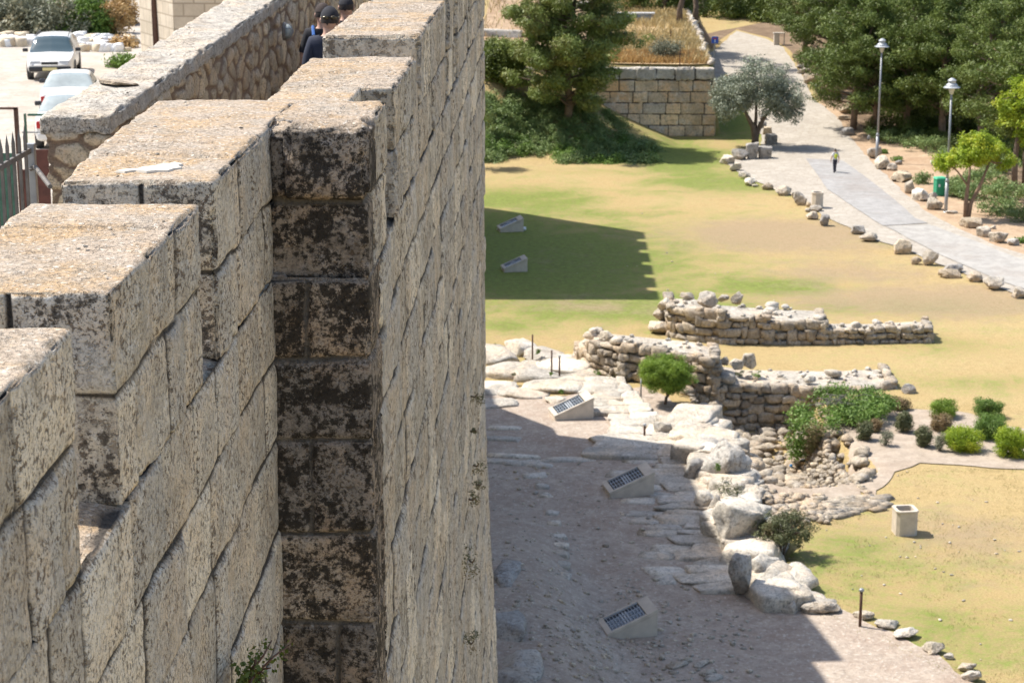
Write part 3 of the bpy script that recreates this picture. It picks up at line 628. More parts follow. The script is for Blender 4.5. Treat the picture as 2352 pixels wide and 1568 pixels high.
part('mortar_bed', rocky_box((-1.44, YT + 0.05, 19.39), (XT - 0.015, 10.02, 20.15), (0.02, 0.02, 0.015), 0.03, [19.8], (2, 3), 0.03, 0.02, 0.015, 0.006, 0.05, seed=23, jx=[[], []], jy=[[], []]), M_dark)
# long outer face of the buttress, seen at a grazing angle, battered at the bottom
def batter(q):
    q = q.copy(); q[:, 0] += np.where(q[:, 0] > -1.25, 0.17 * sstep(14.6, 9.5, q[:, 2]) + 0.3 * sstep(9.5, 4, q[:, 2]), 0); return q
part('buttress_face', rocky_box((-1.6, YT + 0.60, 5.5), (XT, 25.7, 19.42), (0.11, 0.045, 0.024), 0.03, sorted(ROWS), (0.45, 1.1), 0.022, 0.022, 0.018, 0.008, 0.05, seed=31, skip=('x-', 'z-', 'y-'), irregular=0.03, post=batter), M_face)
part('buttress_foot', rocky_box((-4.0, YT + 0.5, 0), (XT + 0.44, 25.9, 5.5), (0.6, 0.4, 0.4), 0.1, None, seed=32, skip=('z-',)), M_face)
slices = [(10.01, 10.78, -1.44), (11.38, 13.0, -1.6), (13.45, 16.72, -1.57), (17.12, 18.25, -1.57), (18.60, 20.9, -1.55), (21.2, 23.2, -1.55), (23.5, 25.65, -1.55)]
for k, (a, b, xi) in enumerate(slices):
    zt = 20.17 if b < 13.2 else 20.27
    part('merlon', rocky_box((xi, a, 19.42), (XT, b, zt), (0.018, 0.02, 0.016), rows=[19.80], seed=40 + k, jy=row_joints(2, a, b, 0.35, 0.8, 40 + k), jx=[[], []], skip=('z-',), **mer), M_face)
for k in range(1, len(slices) - 1):
    if k == 1: continue
    a, b = slices[k][1] - 0.03, slices[k + 1][0] + 0.03
    part('embrasure_back', rocky_box((-1.55, a, 19.93), (-1.10, b, 20.25), (0.02, 0.02, 0.02), 0.01, None, seed=70 + k, skip=('z-',)), M_face)
part('embrasure_back', rocky_box((-1.58, 10.74, 19.90), (-1.12, 11.42, 20.165), (0.016, 0.016, 0.02), 0.01, None, amp=0.02, seed=51, skip=('z-',)), M_wall)
part('sill', rocky_box((-1.6, 12.95, 19.2), (XT - 0.02, 13.5, 19.98), (0.03, 0.03, 0.03), 0.03, None, seed=54), M_wall)
part('walkway', rocky_box((-4.0, 2.5, 17.9), (-1.45, 32, 18.2), (0.12, 0.12, 0.1), 0.02, None, amp=0.01, seed=55), M_cap)
part('inner_fill', rocky_box((-3.95, 2.6, 10), (-1.5, 25.6, 17.9), (0.5, 0.5, 0.5), 0.02, None, seed=56), M_wall)

# inner parapet beyond the walkway
pp = empty('inner_parapet', (-3.5, 15, 13.2), 'low rubble masonry parapet with rough cement coping on the inner side of the rampart walk', 'parapet')
def shear(q):
    q = q.copy(); d = q[:, 1] - 14.8; q[:, 0] += 0.045 * d; q[:, 2] += 0.052 * np.clip(d, 0, 12) * sstep(17.0, 19.3, q[:, 2]) * (1 - 0.3 * (d > 12)); return q
part('masonry', rocky_box((-3.84, 14.8, 13.0), (-3.345, 33, 19.44), (0.03, 0.03, 0.022), 0.03, None, (0.10, 0.42), 0.035, 0.02, 0.025, 0.006, 0.05, seed=61, skip=('z-', 'x-'), irregular=0.05, post=shear, vor=(0.27, 0.19), blockoff=0.018), M_rubble, pp)
part('coping', rocky_box((-3.87, 14.77, 19.40), (-3.33, 33, 19.56), (0.016, 0.022, 0.016), 0.03, None, amp=0.022, pitd=0.012, chip=0.07, seed=62, skip=('z-',), post=shear), M_cap, pp)
c0 = PX(180, 222, -3.62); 
o = obj('stone_slab', rock_mesh((0.27, 0.42, 0.05), 5, 4, boxy=0.8, rough=0.1), M_boulder_w, loc=(-3.60, 16.15, 19.64)); o.rotation_euler = (0.05, 0.12, 0.9)
tag(o, 'loose flat tan stone lying on the grey coping of the inner parapet', 'stone')
# white painted patch / bird lime on the third merlon top
def splat(name, c, pts, z, mat, parent, label):
    mb = MB(); n = len(pts); mb.add([(c[0] + a, c[1] + b, z) for a, b in pts] + [(c[0] + a * 1.04, c[1] + b * 1.04, z - 0.01) for a, b in pts], [tuple(range(n))] + [(i, n + i, n + (i + 1) % n, (i + 1) % n) for i in range(n)])
    o = obj(name, mb.mesh(name), mat, parent, world=True); o['label'] = label
M_chalk = plain('fresh_broken_stone', (0.70, 0.64, 0.54), 0.9, var=0.2, scale=14)
a, b = G(345, 378, 20.19)[:2]
splat('chalk_patch', (a, b), [(-0.13, -0.07), (-0.09, -0.085), (-0.05, -0.06), (0.0, -0.08), (0.04, -0.06), (0.085, -0.065), (0.10, -0.01), (0.13, 0.02), (0.10, 0.08), (0.115, 0.12), (0.07, 0.17), (0.06, 0.13), (0.02, 0.10), (0.0, 0.06), (-0.04, 0.03), (-0.05, -0.01), (-0.10, -0.03)], 20.176, M_chalk, cw, 'pale freshly broken patch on the merlon top')
# loose chips and grit lying on the merlon tops
gr = Rocks()
for i in range(26):
    k = R.random()
    if k < 0.35: x, y, z = R.uniform(-2.1, -1.45), R.uniform(8.1, 10.6), 20.18
    elif k < 0.6: x, y, z = R.uniform(-2.1, -1.45), R.uniform(6.2, 7.6), 20.15
    elif k < 0.75: x, y, z = R.uniform(-1.55, -1.0), R.uniform(11, 16), 20.2
    else: x, y, z = R.uniform(-3.75, -3.3), R.uniform(15, 20), 19.60; z += 0.052 * (y - 14.8) - 0.02; x += 0.045 * (y - 14.8)
    s = R.uniform(0.006, 0.02); gr.add((x, y, z), (s * 1.4, s * 1.2, s * 0.7), 900 + i, R.random() * 3, sub=1)
tag(obj('grit', gr.mesh(), M_cap), 'loose grit and stone chips scattered on the wall tops', kind='stuff')

# ------------------------------------------------------------------ hidden-to-the-side towers of the same wall (they throw the shadows on the ground)
def brick_wall_mat(name, a, b, mortar, w, h, diag=0.0):
    m, nt, bs = nodes(name); t = NT(nt); tc = t.n('ShaderNodeTexCoord'); mp = t.n('ShaderNodeMapping'); t.l(tc.outputs['UV'], mp.inputs[0]); mp.inputs['Rotation'].default_value = (0, 0, diag)
    bk = t.n('ShaderNodeTexBrick'); bk.inputs['Scale'].default_value = 1.0; bk.inputs['Brick Width'].default_value = w; bk.inputs['Row Height'].default_value = h; bk.inputs['Mortar Size'].default_value = 0.03
    bk.inputs['Color1'].default_value = tuple(a) + (1,); bk.inputs['Color2'].default_value = tuple(b) + (1,); bk.inputs['Mortar'].default_value = tuple(mortar) + (1,); t.l(mp.outputs[0], bk.inputs[0])
    co = t.coord(); c = t.mix(t.ramp(t.noise(co, 1.2, 6, 0.7), [(0.35, 0.5), (0.6, 0.0)]), bk.outputs[0], tuple(k * 0.6 for k in a))
    c = t.mix(t.ramp(t.noise(co, 6, 5, 0.7), [(0.3, 0.4), (0.5, 0.0)]), c, tuple(k * 0.7 for k in b))
    t.l(c, bs.inputs['Base Color']); bs.inputs['Roughness'].default_value = 0.9; t.l(t.bump(bk.outputs[1], -0.6, 0.03), bs.inputs['Normal']); return m
M_tower = brick_wall_mat('tower_ashlar', (0.56, 0.47, 0.35), (0.62, 0.53, 0.41), (0.36, 0.29, 0.21), 0.8, 0.48)
def prism(poly, z0, z1, name):
    n = len(poly); me = bpy.data.meshes.new(name); v = [(x, y, z0) for x, y in poly] + [(x, y, z1) for x, y in poly]
    f = [tuple(n + i for i in range(n))] + [(i, (i + 1) % n, n + (i + 1) % n, n + i) for i in range(n)]
    me.from_pydata(v, [], f); uv = me.uv_layers.new(name='UVMap'); per = [0]
    for i in range(n): per.append(per[-1] + math.dist(poly[i], poly[(i + 1) % n]))
    li = 0
    for k, fc in enumerate(f):
        for j, vi in enumerate(fc):
            if k == 0: uv.data[li].uv = v[vi][:2]
            else:
                i = k - 1; uv.data[li].uv = (per[i] if j in (0, 3) else per[i + 1], v[vi][2])
            li += 1
    bm = bmesh.new(); bm.from_mesh(me); bmesh.ops.recalc_face_normals(bm, faces=bm.faces); bm.to_mesh(me); bm.free(); me.update(); return me
bast = empty('bastion', (-9, 66, 0), 'sunlit limestone bastion with a dark vertical crack, rising behind the inner parapet', 'tower')
BP = [(-14.35, 75.0), (-9.5, 74.8), (-9.0, 60), (-7.0, 50), (-6.0, 40), (-4.84, 40), (-4.84, 54.4), (-5.05, 55.5), (-4.17, 55.6), (-4.92, 59.7), (-6.47, 60.7), (-7.47, 74.4), (-7.5, 75.0), (-13.7, 75.5), (-14.6, 82.8), (-16.5, 79.3)]
part('masonry', prism(BP, 0, 20.0, 'masonry'), M_tower, bast)
mb = MB(); cp = [PY(322, 42, 78.2), PY(327, 80, 78.2), PY(330, 120, 78.2), PY(335, 128, 78.2)]
mb.tube([(-15.52, 77.2, 17.6), (-15.50, 77.16, 16.6), (-15.46, 77.08, 15.4), (-15.40, 76.95, 13.2)], [0.03, 0.09, 0.13, 0.15], 6); part('crack', mb.mesh('crack'), M_rust, bast)
ft = empty('far_tower', (-11, 110, 0), 'distant crenellated tower of the city wall seen mostly by its shadow on the lawn', 'tower')
part('masonry', prism([(-7.0, 100.4), (-7.0, 117.9), (-16.3, 125.8), (-15.6, 100.2)], 0, 19.2, 'masonry'), M_tower, ft)
ys = [100.4]; 
for k in range(5): ys += [102.4 + 3.15 * k, 103.25 + 3.15 * k]
ys.append(117.9)
for k in range(0, len(ys), 2): part('merlon', prism([(-7.0, ys[k]), (-7.0, ys[k + 1]), (-7.6, ys[k + 1]), (-7.6, ys[k])], 19.2, 20.0, 'merlon'), M_tower, ft)
part('parapet', prism([(-7.0, 117.9), (-16.3, 125.8), (-16.5, 125.2), (-7.6, 117.4)], 19.2, 20.0, 'parapet'), M_tower, ft)
part('parapet', prism([(-7.6, 100.4), (-15.6, 100.2), (-15.6, 100.8), (-7.6, 101.0)], 19.2, 20.0, 'parapet'), M_tower, ft)

# ------------------------------------------------------------------ retaining wall and terraces behind the lawn
rw = empty('retaining_wall', (6, WALLY, 0), 'tall retaining wall of squared tan limestone blocks at the far end of the lawn', 'wall')
zt = PY(1640, 155, WALLY)[2]
part('masonry', rocky_box((-7, WALLY - 0.3, -1.2), (PY(1643, 300, WALLY - 0.3)[0], WALLY + 0.9, zt - 0.95), (0.065, 0.2, 0.05), 0.06, [0.15, 1.0, 1.85, 2.7, 3.55], (0.9, 1.9), 0.07, 0.045, 0.03, 0.0, 0.1, seed=71, skip=('z-', 'y+'), blockoff=0.04, irregular=0.02), M_ashlar, rw)
M_ashg = stone_mat('grey_ashlar', (0.58, 0.54, 0.47), (0.68, 0.63, 0.54), (0.48, 0.46, 0.43), lichen=0.28, lichen_scale=1.1, pits=0.2, mortar=(0.09, 0.08, 0.07), fine=0.12, warmth=0.3)
part('top_course', rocky_box((-7, WALLY - 0.42, zt - 0.95), (PY(1641, 300, WALLY - 0.4)[0] - 0.05, WALLY + 0.9, zt), (0.07, 0.1, 0.06), 0.12, [zt - 3], (0.9, 1.6), 0.16, 0.06, 0.05, 0.0, 0.25, seed=72, skip=('z-', 'y+'), blockoff=0.09, jx=row_joints(2, -7, 13, 1.0, 1.8, 8)), M_ashg, rw)
kx, ky, kz = PY(1642, 155, WALLY)
kb = Rocks()
for i in range(46):
    a = i / 45; x = 11.75 + 0.9 * a + R.uniform(-.15, .15); y = WALLY + 0.8 + 62 * a; kb.add((x, y, Hs(x - 0.8, y) + 0.12), (0.7, 1.2, 0.45), 300 + i, sub=1)
tag(obj('kerb_stones', kb.mesh(), M_pale), 'line of white stones edging the straw covered terrace beside the road', 'kerb')
def shade_wall(nm, x0, x1, y, z0, z1, rows, label, seed):
    e = empty(nm, ((x0 + x1) / 2, y, z0), label, 'wall')
    part('masonry', rocky_box((x0, y - 0.4, z0), (x1, y + 0.6, z1), (0.14, 0.14, 0.1), 0.12, rows, (0.7, 1.6), 0.12, 0.06, 0.06, 0.0, 0.3, seed=seed, skip=('z-', 'y+'), blockoff=0.08, irregular=0.08), M_ashg, e)
z1 = PY(1200, 148, 157)[2]; shade_wall('terrace_wall', -7.5, 1.0, 157, 3.5, z1, [z1 - 1.0, z1 - 2.0, z1 - 2.9], 'rough shaded block wall half hidden behind the big pine', 81)
z1 = PY(1200, 78, 166)[2]; shade_wall('terrace_wall', -9.5, -1.2, 166, 5, z1, [z1 - 1.0, z1 - 2.0], 'grey block wall with a smooth bluish slab left of the big pine', 82)
z1 = PY(1200, 5, 178)[2]; shade_wall('terrace_wall', -10.5, 3.0, 178, 7, z1, [z1 - 1.1, z1 - 2.2, z1 - 3.3], 'topmost ancient block wall at the upper edge of the photo', 83)
o = obj('stone_block', rock_mesh((3.2, 1.0, 1.9), 17, 3, boxy=0.95, rough=0.04), M_ashg, loc=PY(1150, 95, 163)); tag(o, 'smooth bluish grey block standing in shade left of the pine', 'stone')

# ------------------------------------------------------------------ ruined walls on the lawn
def ruin(name, line, thick, seed, label, mat=M_ruin, sw=(0.2, 0.75), sh=(0.24, 0.5), top_mat=M_pale, caps=True):
    """line: (x, y, zbase, ztop) of the camera side; thickness goes away from it"""
    rr = random.Random(seed); e = empty(name, (line[0][0], line[0][1], 0), label, 'ruin wall'); st = Rocks(); k = 0
    seg = [(line[i], line[i + 1]) for i in range(len(line) - 1)]
    core = MB(); n = len(line)
    f = [(p[0], p[1] + 0.22) for p in line]; b = [(p[0], p[1] + thick - 0.2) for p in line]
    for i in range(n - 1):
        a, c = line[i], line[i + 1]; q = [f[i], f[i + 1], b[i + 1], b[i]]
        core.add([(q[0][0], q[0][1], a[2] - 0.6), (q[1][0], q[1][1], c[2] - 0.6), (q[2][0], q[2][1], c[2] - 0.6), (q[3][0], q[3][1], a[2] - 0.6),
                  (q[0][0], q[0][1], a[3] - 0.14), (q[1][0], q[1][1], c[3] - 0.14), (q[2][0], q[2][1], c[3] - 0.10), (q[3][0], q[3][1], a[3] - 0.10)],
                 [(0, 3, 2, 1), (4, 5, 6, 7), (0, 1, 5, 4), (1, 2, 6, 5), (2, 3, 7, 6), (3, 0, 4, 7)])
    part('rubble_core', core.mesh('rubble_core'), M_pale, e)
    def run(ax, ay, az0, az1, bx, by, bz0, bz1):
        nonlocal k
        L = math.dist((ax, ay), (bx, by)); ang = math.atan2(by - ay, bx - ax); z = min(az0, bz0) - 0.1; row = 0
        while z < max(az1, bz1) + 0.1:
            h = rr.uniform(*sh); s = -rr.random() * 0.3
            while s < L:
                w = rr.uniform(*sw) * rr.choice((0.6, 1, 1, 1.3)); m = (s + w / 2) / L; m = min(max(m, 0), 1); zt = az1 + (bz1 - az1) * m; zb = az0 + (bz0 - az0) * m
                if z + h * 0.5 < zt and z + h > zb - 0.1:
                    hh = h * rr.uniform(0.55, 1.1)
                    st.add((ax + (bx - ax) * m + rr.uniform(-.03, .03), ay + (by - ay) * m + 0.16 + rr.uniform(-.09, .06), z + h / 2 + rr.uniform(-.05, .05)), (w * 1.06, rr.uniform(0.35, 0.5), hh * 1.12), seed * 1000 + k, ang + rr.uniform(-.1, .1), sub=2, boxy=1.0, rough=0.2); k += 1
                    if rr.random() < .3: st.add((ax + (bx - ax) * m + rr.uniform(-.2, .2), ay + (by - ay) * m + 0.06, z + rr.uniform(0, h)), (.16, .2, .13), seed * 1000 + k, ang, sub=1, boxy=1.0, rough=.2)
                s += w
            z += h; row += 1
    for a, c in seg: run(a[0], a[1], a[2], a[3], c[0], c[1], c[2], c[3])
    a = line[0]; run(a[0], a[1] + thick, a[2], a[3], a[0], a[1], a[2], a[3])
    a = line[-1]; run(a[0], a[1], a[2], a[3], a[0] + 0.1, a[1] + thick, a[2], a[3])
    cp = Rocks()
    if caps:
        for a, c in seg:
            L = math.dist(a[:2], c[:2]); nn = int(L * thick * 2.4)
            for i in range(nn):
                m = rr.random(); v = rr.random() ** 0.8; x = a[0] + (c[0] - a[0]) * m; y = a[1] + (c[1] - a[1]) * m + 0.1 + v * (thick - 0.2)
                big = rr.random() < 0.12; sz = rr.uniform(0.35, 0.6) if big else rr.uniform(0.12, 0.3)
                cp.add((x, y, a[3] + (c[3] - a[3]) * m + (0.05 if big else -0.06) + rr.uniform(-.04, .04)), (sz * 1.3, sz, sz * 0.75), seed * 777 + i, rr.random() * 3, sub=2 if big else 1); 
        part('top_stones', cp.mesh(), top_mat, e)
    part('facing_stones', st.mesh(), mat, e); return e
g = lambda px, py, z, zt: (*G(px, py, z)[:2], z, PY(px, zt, G(px, py, z)[1])[2])      # zt: height read off the survey direction of the wall head
ru = ruin('ruined_wall', [g(1540, 775, -.05, 706), g(1600, 786, -.05, 708), g(1655, 789, 0, 722), g(1760, 790, 0, 730), g(1890, 790, 0, 736)], 2.5, 5, 'taller left stretch of the farther ruined wall, with big boulders at its left end')
ruin('ruined_wall', [g(1892, 789, 0, 756), g(2000, 788, 0, 757), g(2100, 787, 0, 752), g(2134, 786, 0, 752)], 1.7, 6, 'low right tail of the farther ruined wall, sunk into the lawn', sw=(0.22, 0.5), sh=(0.2, 0.34))
ruin('ruined_wall', [g(1330, 835, 0, 808), g(1365, 858, 0, 784), g(1430, 885, -.2, 790), g(1520, 915, -.5, 800), g(1600, 945, -.8, 808), g(1640, 962, -1, 822)], 2.2, 7, 'tallest heap of the nearer ruined wall behind the clipped green tree', sw=(0.22, 0.6))
ruin('ruined_wall', [g(1640, 972, -1.2, 872), g(1720, 985, -1.5, 884), g(1820, 985, -1.5, 886), g(1920, 960, -1.0, 888), g(2050, 905, -0.2, 882)], 3.0, 8, 'lower right stretch of the nearer ruined wall, above the stone filled pit', sw=(0.25, 0.65))
def boulder(px, pyb, w, h, mat, label, seed, group=None, z=None, cat='boulder', depth=0.8, name='boulder', boxy=0.5, sub=4, rz=None):
    p = GT(px, pyb) if z is None else G(px, pyb, z); d = p[1] * 1.0; sc = d * 1.03 / F
    W_, H_ = w * sc, h * sc * 0.95
    o = obj(name, rock_mesh((W_, max(W_ * depth, H_ * 0.7), H_ * 1.15), seed, sub, boxy=boxy), mat, loc=(p[0], p[1] + W_ * depth * 0.4, p[2] + H_ * 0.42)); o.rotation_euler = (0, 0, R.uniform(-.3, .3) if rz is None else rz)
    return tag(o, label, cat, group)
for i, (px, py, w, h, lab) in enumerate((( 1528, 716, 40, 34, 'topmost of three pale boulders piled at the left end of the farther ruin'), (1519, 738, 42, 32, 'middle of three pale boulders piled at the left end of the farther ruin'), (1515, 766, 56, 38, 'lowest and biggest of three pale boulders piled at the left end of the farther ruin'),
        (1620, 712, 58, 46, 'large pale boulder lying on top of the farther ruin'), (1694, 700, 36, 34, 'pointed white boulder standing on top of the farther ruin'), (1660, 697, 34, 22, 'small jagged stone behind the top of the farther ruin'), (1580, 690, 40, 18, 'flat whitish stone on the back edge of the farther ruin'),
        (1722, 850, 42, 44, 'upright rounded white boulder on the nearer ruin'), (1690, 850, 38, 30, 'rounded pale boulder beside the upright white one on the nearer ruin'), (1665, 842, 30, 24, 'small pale stone in the notch of the nearer ruin'), (1395, 800, 40, 44, 'rounded grey boulder at the left crest of the nearer ruin'), (1370, 780, 44, 30, 'jagged white rock at the highest left corner of the nearer ruin'))):
    zz = {0: 1.0, 1: 0.5, 2: 0, 3: 1.3, 4: 1.0, 5: 1.0, 6: 1.35, 7: 0.55, 8: 0.6, 9: 0.6, 10: 1.05, 11: 1.1}[i]
    p = G(px, py, zz); sc = p[1] * 1.03 / F; o = obj('boulder', rock_mesh((w * sc, w * sc * 0.8, h * sc), 40 + i, 4, boxy=0.45), M_boulder, loc=(p[0], p[1] + 0.15, zz + h * sc * 0.45)); tag(o, lab, 'boulder')
boulder(2088, 905, 38, 24, M_boulder_g, 'lone grey topped boulder on the lawn past the tip of the nearer ruin', 61)

# ------------------------------------------------------------------ bedrock, slabs and rocks along the terrace
def ground_rocks(name, items, mat, label, kind='structure', seed=0, sub=3, boxy=0.75):
    q = Rocks()
    for i, (px, py, wx, wy, hz, dz) in enumerate(items):
        x, y, z = GT(px, py); q.add((x, y, z + dz), (wx, wy, hz), seed + i, R.uniform(-.2, .2), sub=sub, boxy=boxy, rough=0.10)
    return tag(obj(name, q.mesh(), mat), label, kind=kind)
br_items = []
for (px, py, w, d, h, dz) in ((1150, 825, 2.2, 2.4, .8, .1), (1195, 812, 1.7, 1.6, .9, .2), (1250, 825, 2.0, 2.0, .7, .1), (1290, 855, 2.8, 2.4, .9, .1), (1230, 862, 2.8, 2.8, .8, .05), (1160, 858, 2.4, 2.2, .6, .1), (1330, 872, 2.2, 2.0, .6, .05), (1380, 880, 2.0, 1.6, .5, .05), (1130, 895, 2.4, 2.2, .5, .0), (1195, 905, 2.6, 2.0, .5, .0), (1270, 893, 2.8, 1.8, .5, .05),
                              (1350, 896, 2.4, 1.6, .4, .05), (1140, 930, 2.0, 1.6, .3, .0), (1275, 922, 1.0, 1.4, .35, .05), (1120, 810, 2, 2.4, .7, .0), (1345, 850, 1.6, 1.2, .5, .05), (1310, 835, 1.2, 1.0, .6, .1)):
    br_items.append((px, py, w, d, h, dz))
ground_rocks('bedrock', br_items, M_pale, 'bleached white bedrock between the lawn and the dirt terrace', seed=500)
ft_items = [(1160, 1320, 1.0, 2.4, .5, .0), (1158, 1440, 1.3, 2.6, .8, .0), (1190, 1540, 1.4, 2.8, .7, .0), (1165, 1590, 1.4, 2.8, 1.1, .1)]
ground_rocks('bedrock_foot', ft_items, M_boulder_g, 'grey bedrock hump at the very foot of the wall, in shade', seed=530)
sl = Rocks(); k = 0; rr = random.Random(5)
def lerp_px(a, b, t): return (a[0] + (b[0] - a[0]) * t, a[1] + (b[1] - a[1]) * t)
y = 884.0
while y < 1062:
    t = (y - 884) / 178; l = 1352 - 30 * max(0, t - .5) + rr.uniform(-14, 14); m_ = 1412 + 105 * t + rr.uniform(-8, 8); r = 1436 + 150 * t
    if t > 0.45: l = 1370 + 40 * (1 - t) + rr.uniform(-20, 20)
    step = rr.uniform(13, 19)
    for a, b, hgt in ((l, m_, .30), (m_ + 3, r, .34)):
        p = GT((a + b) / 2, y); q0 = GT(a, y); q1 = GT(b, y); dpt = abs(GT((a + b) / 2, y - step)[1] - p[1])
        sl.add((p[0], p[1], p[2] + 0.06), ((q1[0] - q0[0]) * 1.16, dpt * 1.12, hgt), 600 + k, rr.uniform(-.05, .05), sub=3, boxy=1.0, rough=0.07); k += 1
    y += step
# steps of slabs along the outer edge of the track, in the shade
edge = [(1568, 1050), (1620, 1140), (1662, 1230), (1692, 1300), (1706, 1372)]
for i in range(len(edge) - 1):
    (ax, ay), (bx, by) = edge[i], edge[i + 1]; n_ = max(2, int((by - ay) / 15))
    for j in range(n_):
        tt = (j + rr.uniform(-.1, .1)) / n_; ex, ey = ax + (bx - ax) * tt, ay + (by - ay) * tt; x, y_, z = GT(ex, ey); w = rr.uniform(0.9, 1.9); d = rr.uniform(0.55, 0.85)
        sl.add((x - w * 0.45, y_, z + 0.02), (w * 1.1, d, 0.3), 700 + k, rr.uniform(-.08, .08), sub=3, boxy=1.0, rough=0.10); k += 1
        if rr.random() < 0.55: w2 = rr.uniform(0.6, 1.4); sl.add((x - w - w2 * 0.5, y_ + .1, z - 0.04), (w2, d, 0.2), 760 + k, rr.uniform(-.1, .1), sub=2, boxy=0.9, rough=0.12)
for px, py, w, d in ((1240, 1070, 1.0, .6), (1228, 1095, .9, .5), (1245, 1120, .5, .5), (1250, 1140, .6, .4), (1268, 1180, .45, .5), (1272, 1205, .5, .4), (1283, 1235, .55, .4), (1284, 1255, .6, .4), (1288, 1275, .5, .5), (1292, 1300, .45, .5), (1297, 1325, .35, .4), (1150, 1062, 1.6, .5), (1200, 1066, 1.4, .5), (1180, 1050, 2, .4), (1300, 1058, 2.2, .5), (1160, 985, 1.4, .5), (1150, 1010, 1.6, .5)):
    x, y_, z = GT(px, py); sl.add((x, y_, z), (w, d, 0.2), 820 + k, rr.uniform(-.2, .2), sub=2, boxy=0.9, rough=0.14); k += 1
tag(obj('slab_paving', sl.mesh(), M_pale), 'worn whitish stone slabs of the ancient pavement beside the dirt terrace', kind='structure')

rocks = [(1584, 1010, 94, 34, M_pale, 'long flat topped white rock at the upper end of the rock edge'), (1636, 1000, 34, 22, M_boulder, 'small tan rock between the long white rock and the pit'), (1518, 1008, 46, 36, M_pale, 'squarish white rock beside the thin post on the slabs'),
         (1664, 1150, 118, 130, M_boulder_g, 'huge grey pitted rock face above the pit, with a tuft of weeds'), (1598, 1110, 46, 56, M_boulder_g, 'split grey block below the slabs, left of the huge grey rock'), (1630, 1078, 110, 50, M_pale, 'broad white shoulder of rock above the huge grey rock'),
         (1618, 1175, 58, 44, M_pale, 'sunlit slanting slab at the edge of the shade'), (1640, 1200, 26, 66, M_boulder, 'narrow upright stone slab standing on edge'),
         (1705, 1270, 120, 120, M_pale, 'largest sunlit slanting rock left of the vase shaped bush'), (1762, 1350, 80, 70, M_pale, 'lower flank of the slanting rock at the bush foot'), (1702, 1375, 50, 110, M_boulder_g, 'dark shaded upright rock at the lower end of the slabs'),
         (1818, 1398, 110, 56, M_pale, 'rounded cream rock at the corner of the lawn'), (1890, 1412, 90, 26, M_boulder, 'low tan rock between the dirt and the lawn'), (1985, 1425, 44, 20, M_boulder, 'low stone right beside the rusty post'), (2035, 1446, 60, 18, M_pale, 'flat stone on the lawn border just below the rusty post'),
         (2085, 1470, 62, 22, M_pale, 'third flat stone below the rusty post on the lawn border'), (2150, 1505, 46, 28, M_boulder, 'round topped stone on the lawn border near the bottom of the photo'), (2180, 1515, 22, 14, M_pale, 'smallest white stone on the lawn border'),
         (2222, 1545, 40, 24, M_boulder, 'stubby stone on the lawn border near the lower corner'), (2232, 1568, 44, 26, M_pale, 'last stone of the lawn border at the bottom edge'), (1690, 1108, 60, 60, M_boulder_g, 'grey knob of rock on the right of the huge grey rock')]
lg = Rocks(); rr2 = random.Random(21)
for i in range(200):
    a_ = rr2.random(); px = np.interp(a_, [0, .3, .6, .85, 1], [1590, 1650, 1700, 1740, 1810]) + rr2.gauss(0, 22); py = np.interp(a_, [0, .3, .6, .85, 1], [985, 1060, 1190, 1300, 1385]) + rr2.gauss(0, 8)
    x, y, z = GT(px, py); w = rr2.choice((.35, .5, .7, 1.0, 1.4)) * rr2.uniform(.8, 1.2); lg.add((x, y, max(z, -.9) + w * .08), (w * 1.3, w * 1.0, w * rr2.uniform(.4, .8)), 6000 + i, rr2.random() * 3, sub=3, boxy=rr2.choice((.6, .9)), rough=.2)
tag(obj('rock_ledge', lg.mesh(), M_pale), 'band of broken whitish bedrock between the slabs and the pit', kind='structure')
for i, (px, py, w, h, mt, lab) in enumerate(rocks): boulder(px, py, w * 1.25, h * 1.12, mt, lab, 120 + i, group='rocks along the terrace edge', name='rock', cat='rock', boxy=0.35, depth=0.75, z=0.0 if i != 3 else -0.4)

# rubble in the pit, loose stones on the dirt
rb = Rocks(); rr = random.Random(9); n_ = 0
pp_ = np.array(PIT); lo_ = pp_.min(0); hi_ = pp_.max(0)
while n_ < 1100:
    x, y = rr.uniform(lo_[0], hi_[0]), rr.uniform(lo_[1], hi_[1])
    if poly_sd(np.array([[x, y]]), PIT)[0] < -0.2: continue
    s = rr.choice((0.12, 0.16, 0.2, 0.2, 0.28, 0.45)) * rr.uniform(0.7, 1.4); rb.add((x, y, Hs(x, y) + s * 0.2), (s * 1.3, s, s * 0.7), 1500 + n_, rr.random() * 3, sub=1 if s < .3 else 2); n_ += 1
for i in range(420):       # tumbled right bank of the pit
    a = rr.random(); q = [G(1888, 985, 0), G(1905, 1050, 0), G(1950, 1105, 0), G(2010, 1150, 0)]; t3 = a * 3; j = min(2, int(t3)); t3 -= j
    x = q[j][0] + (q[j + 1][0] - q[j][0]) * t3; y = q[j][1] + (q[j + 1][1] - q[j][1]) * t3; u = rr.random(); s = rr.uniform(0.14, 0.34)
    rb.add((x - 0.75 * u + 0.1, y - 0.35 * u, 0.02 - 1.45 * u), (s * 1.2, s, s * 0.9), 2700 + i, rr.random() * 3, sub=1)
for i in range(70):        # white broken edge below the bank
    px = rr.uniform(1860, 2030); py = 1162 + (px - 1860) * rr.uniform(-.12, .0) + rr.uniform(-8, 34) * (1 if px < 1960 else .4); x, y, z = GT(px, py); rb.add((x, y, z + .02), (rr.uniform(.3, .9), rr.uniform(.3, .6), .16), 3200 + i, rr.random(), sub=1, boxy=1)
for i in range(260):
    px, py = rr.uniform(1735, 1900), rr.uniform(1120, 1205); x, y, z = GT(px, py); w = rr.uniform(.1, .38)
    rb.add((x, y, z + w * .2), (w * 1.3, w, w * .6), 5200 + i, rr.random() * 3, sub=1)
tag(obj('rubble', rb.mesh(), M_ruin), 'pale broken stones filling the pit below the ruined wall', kind='stuff')
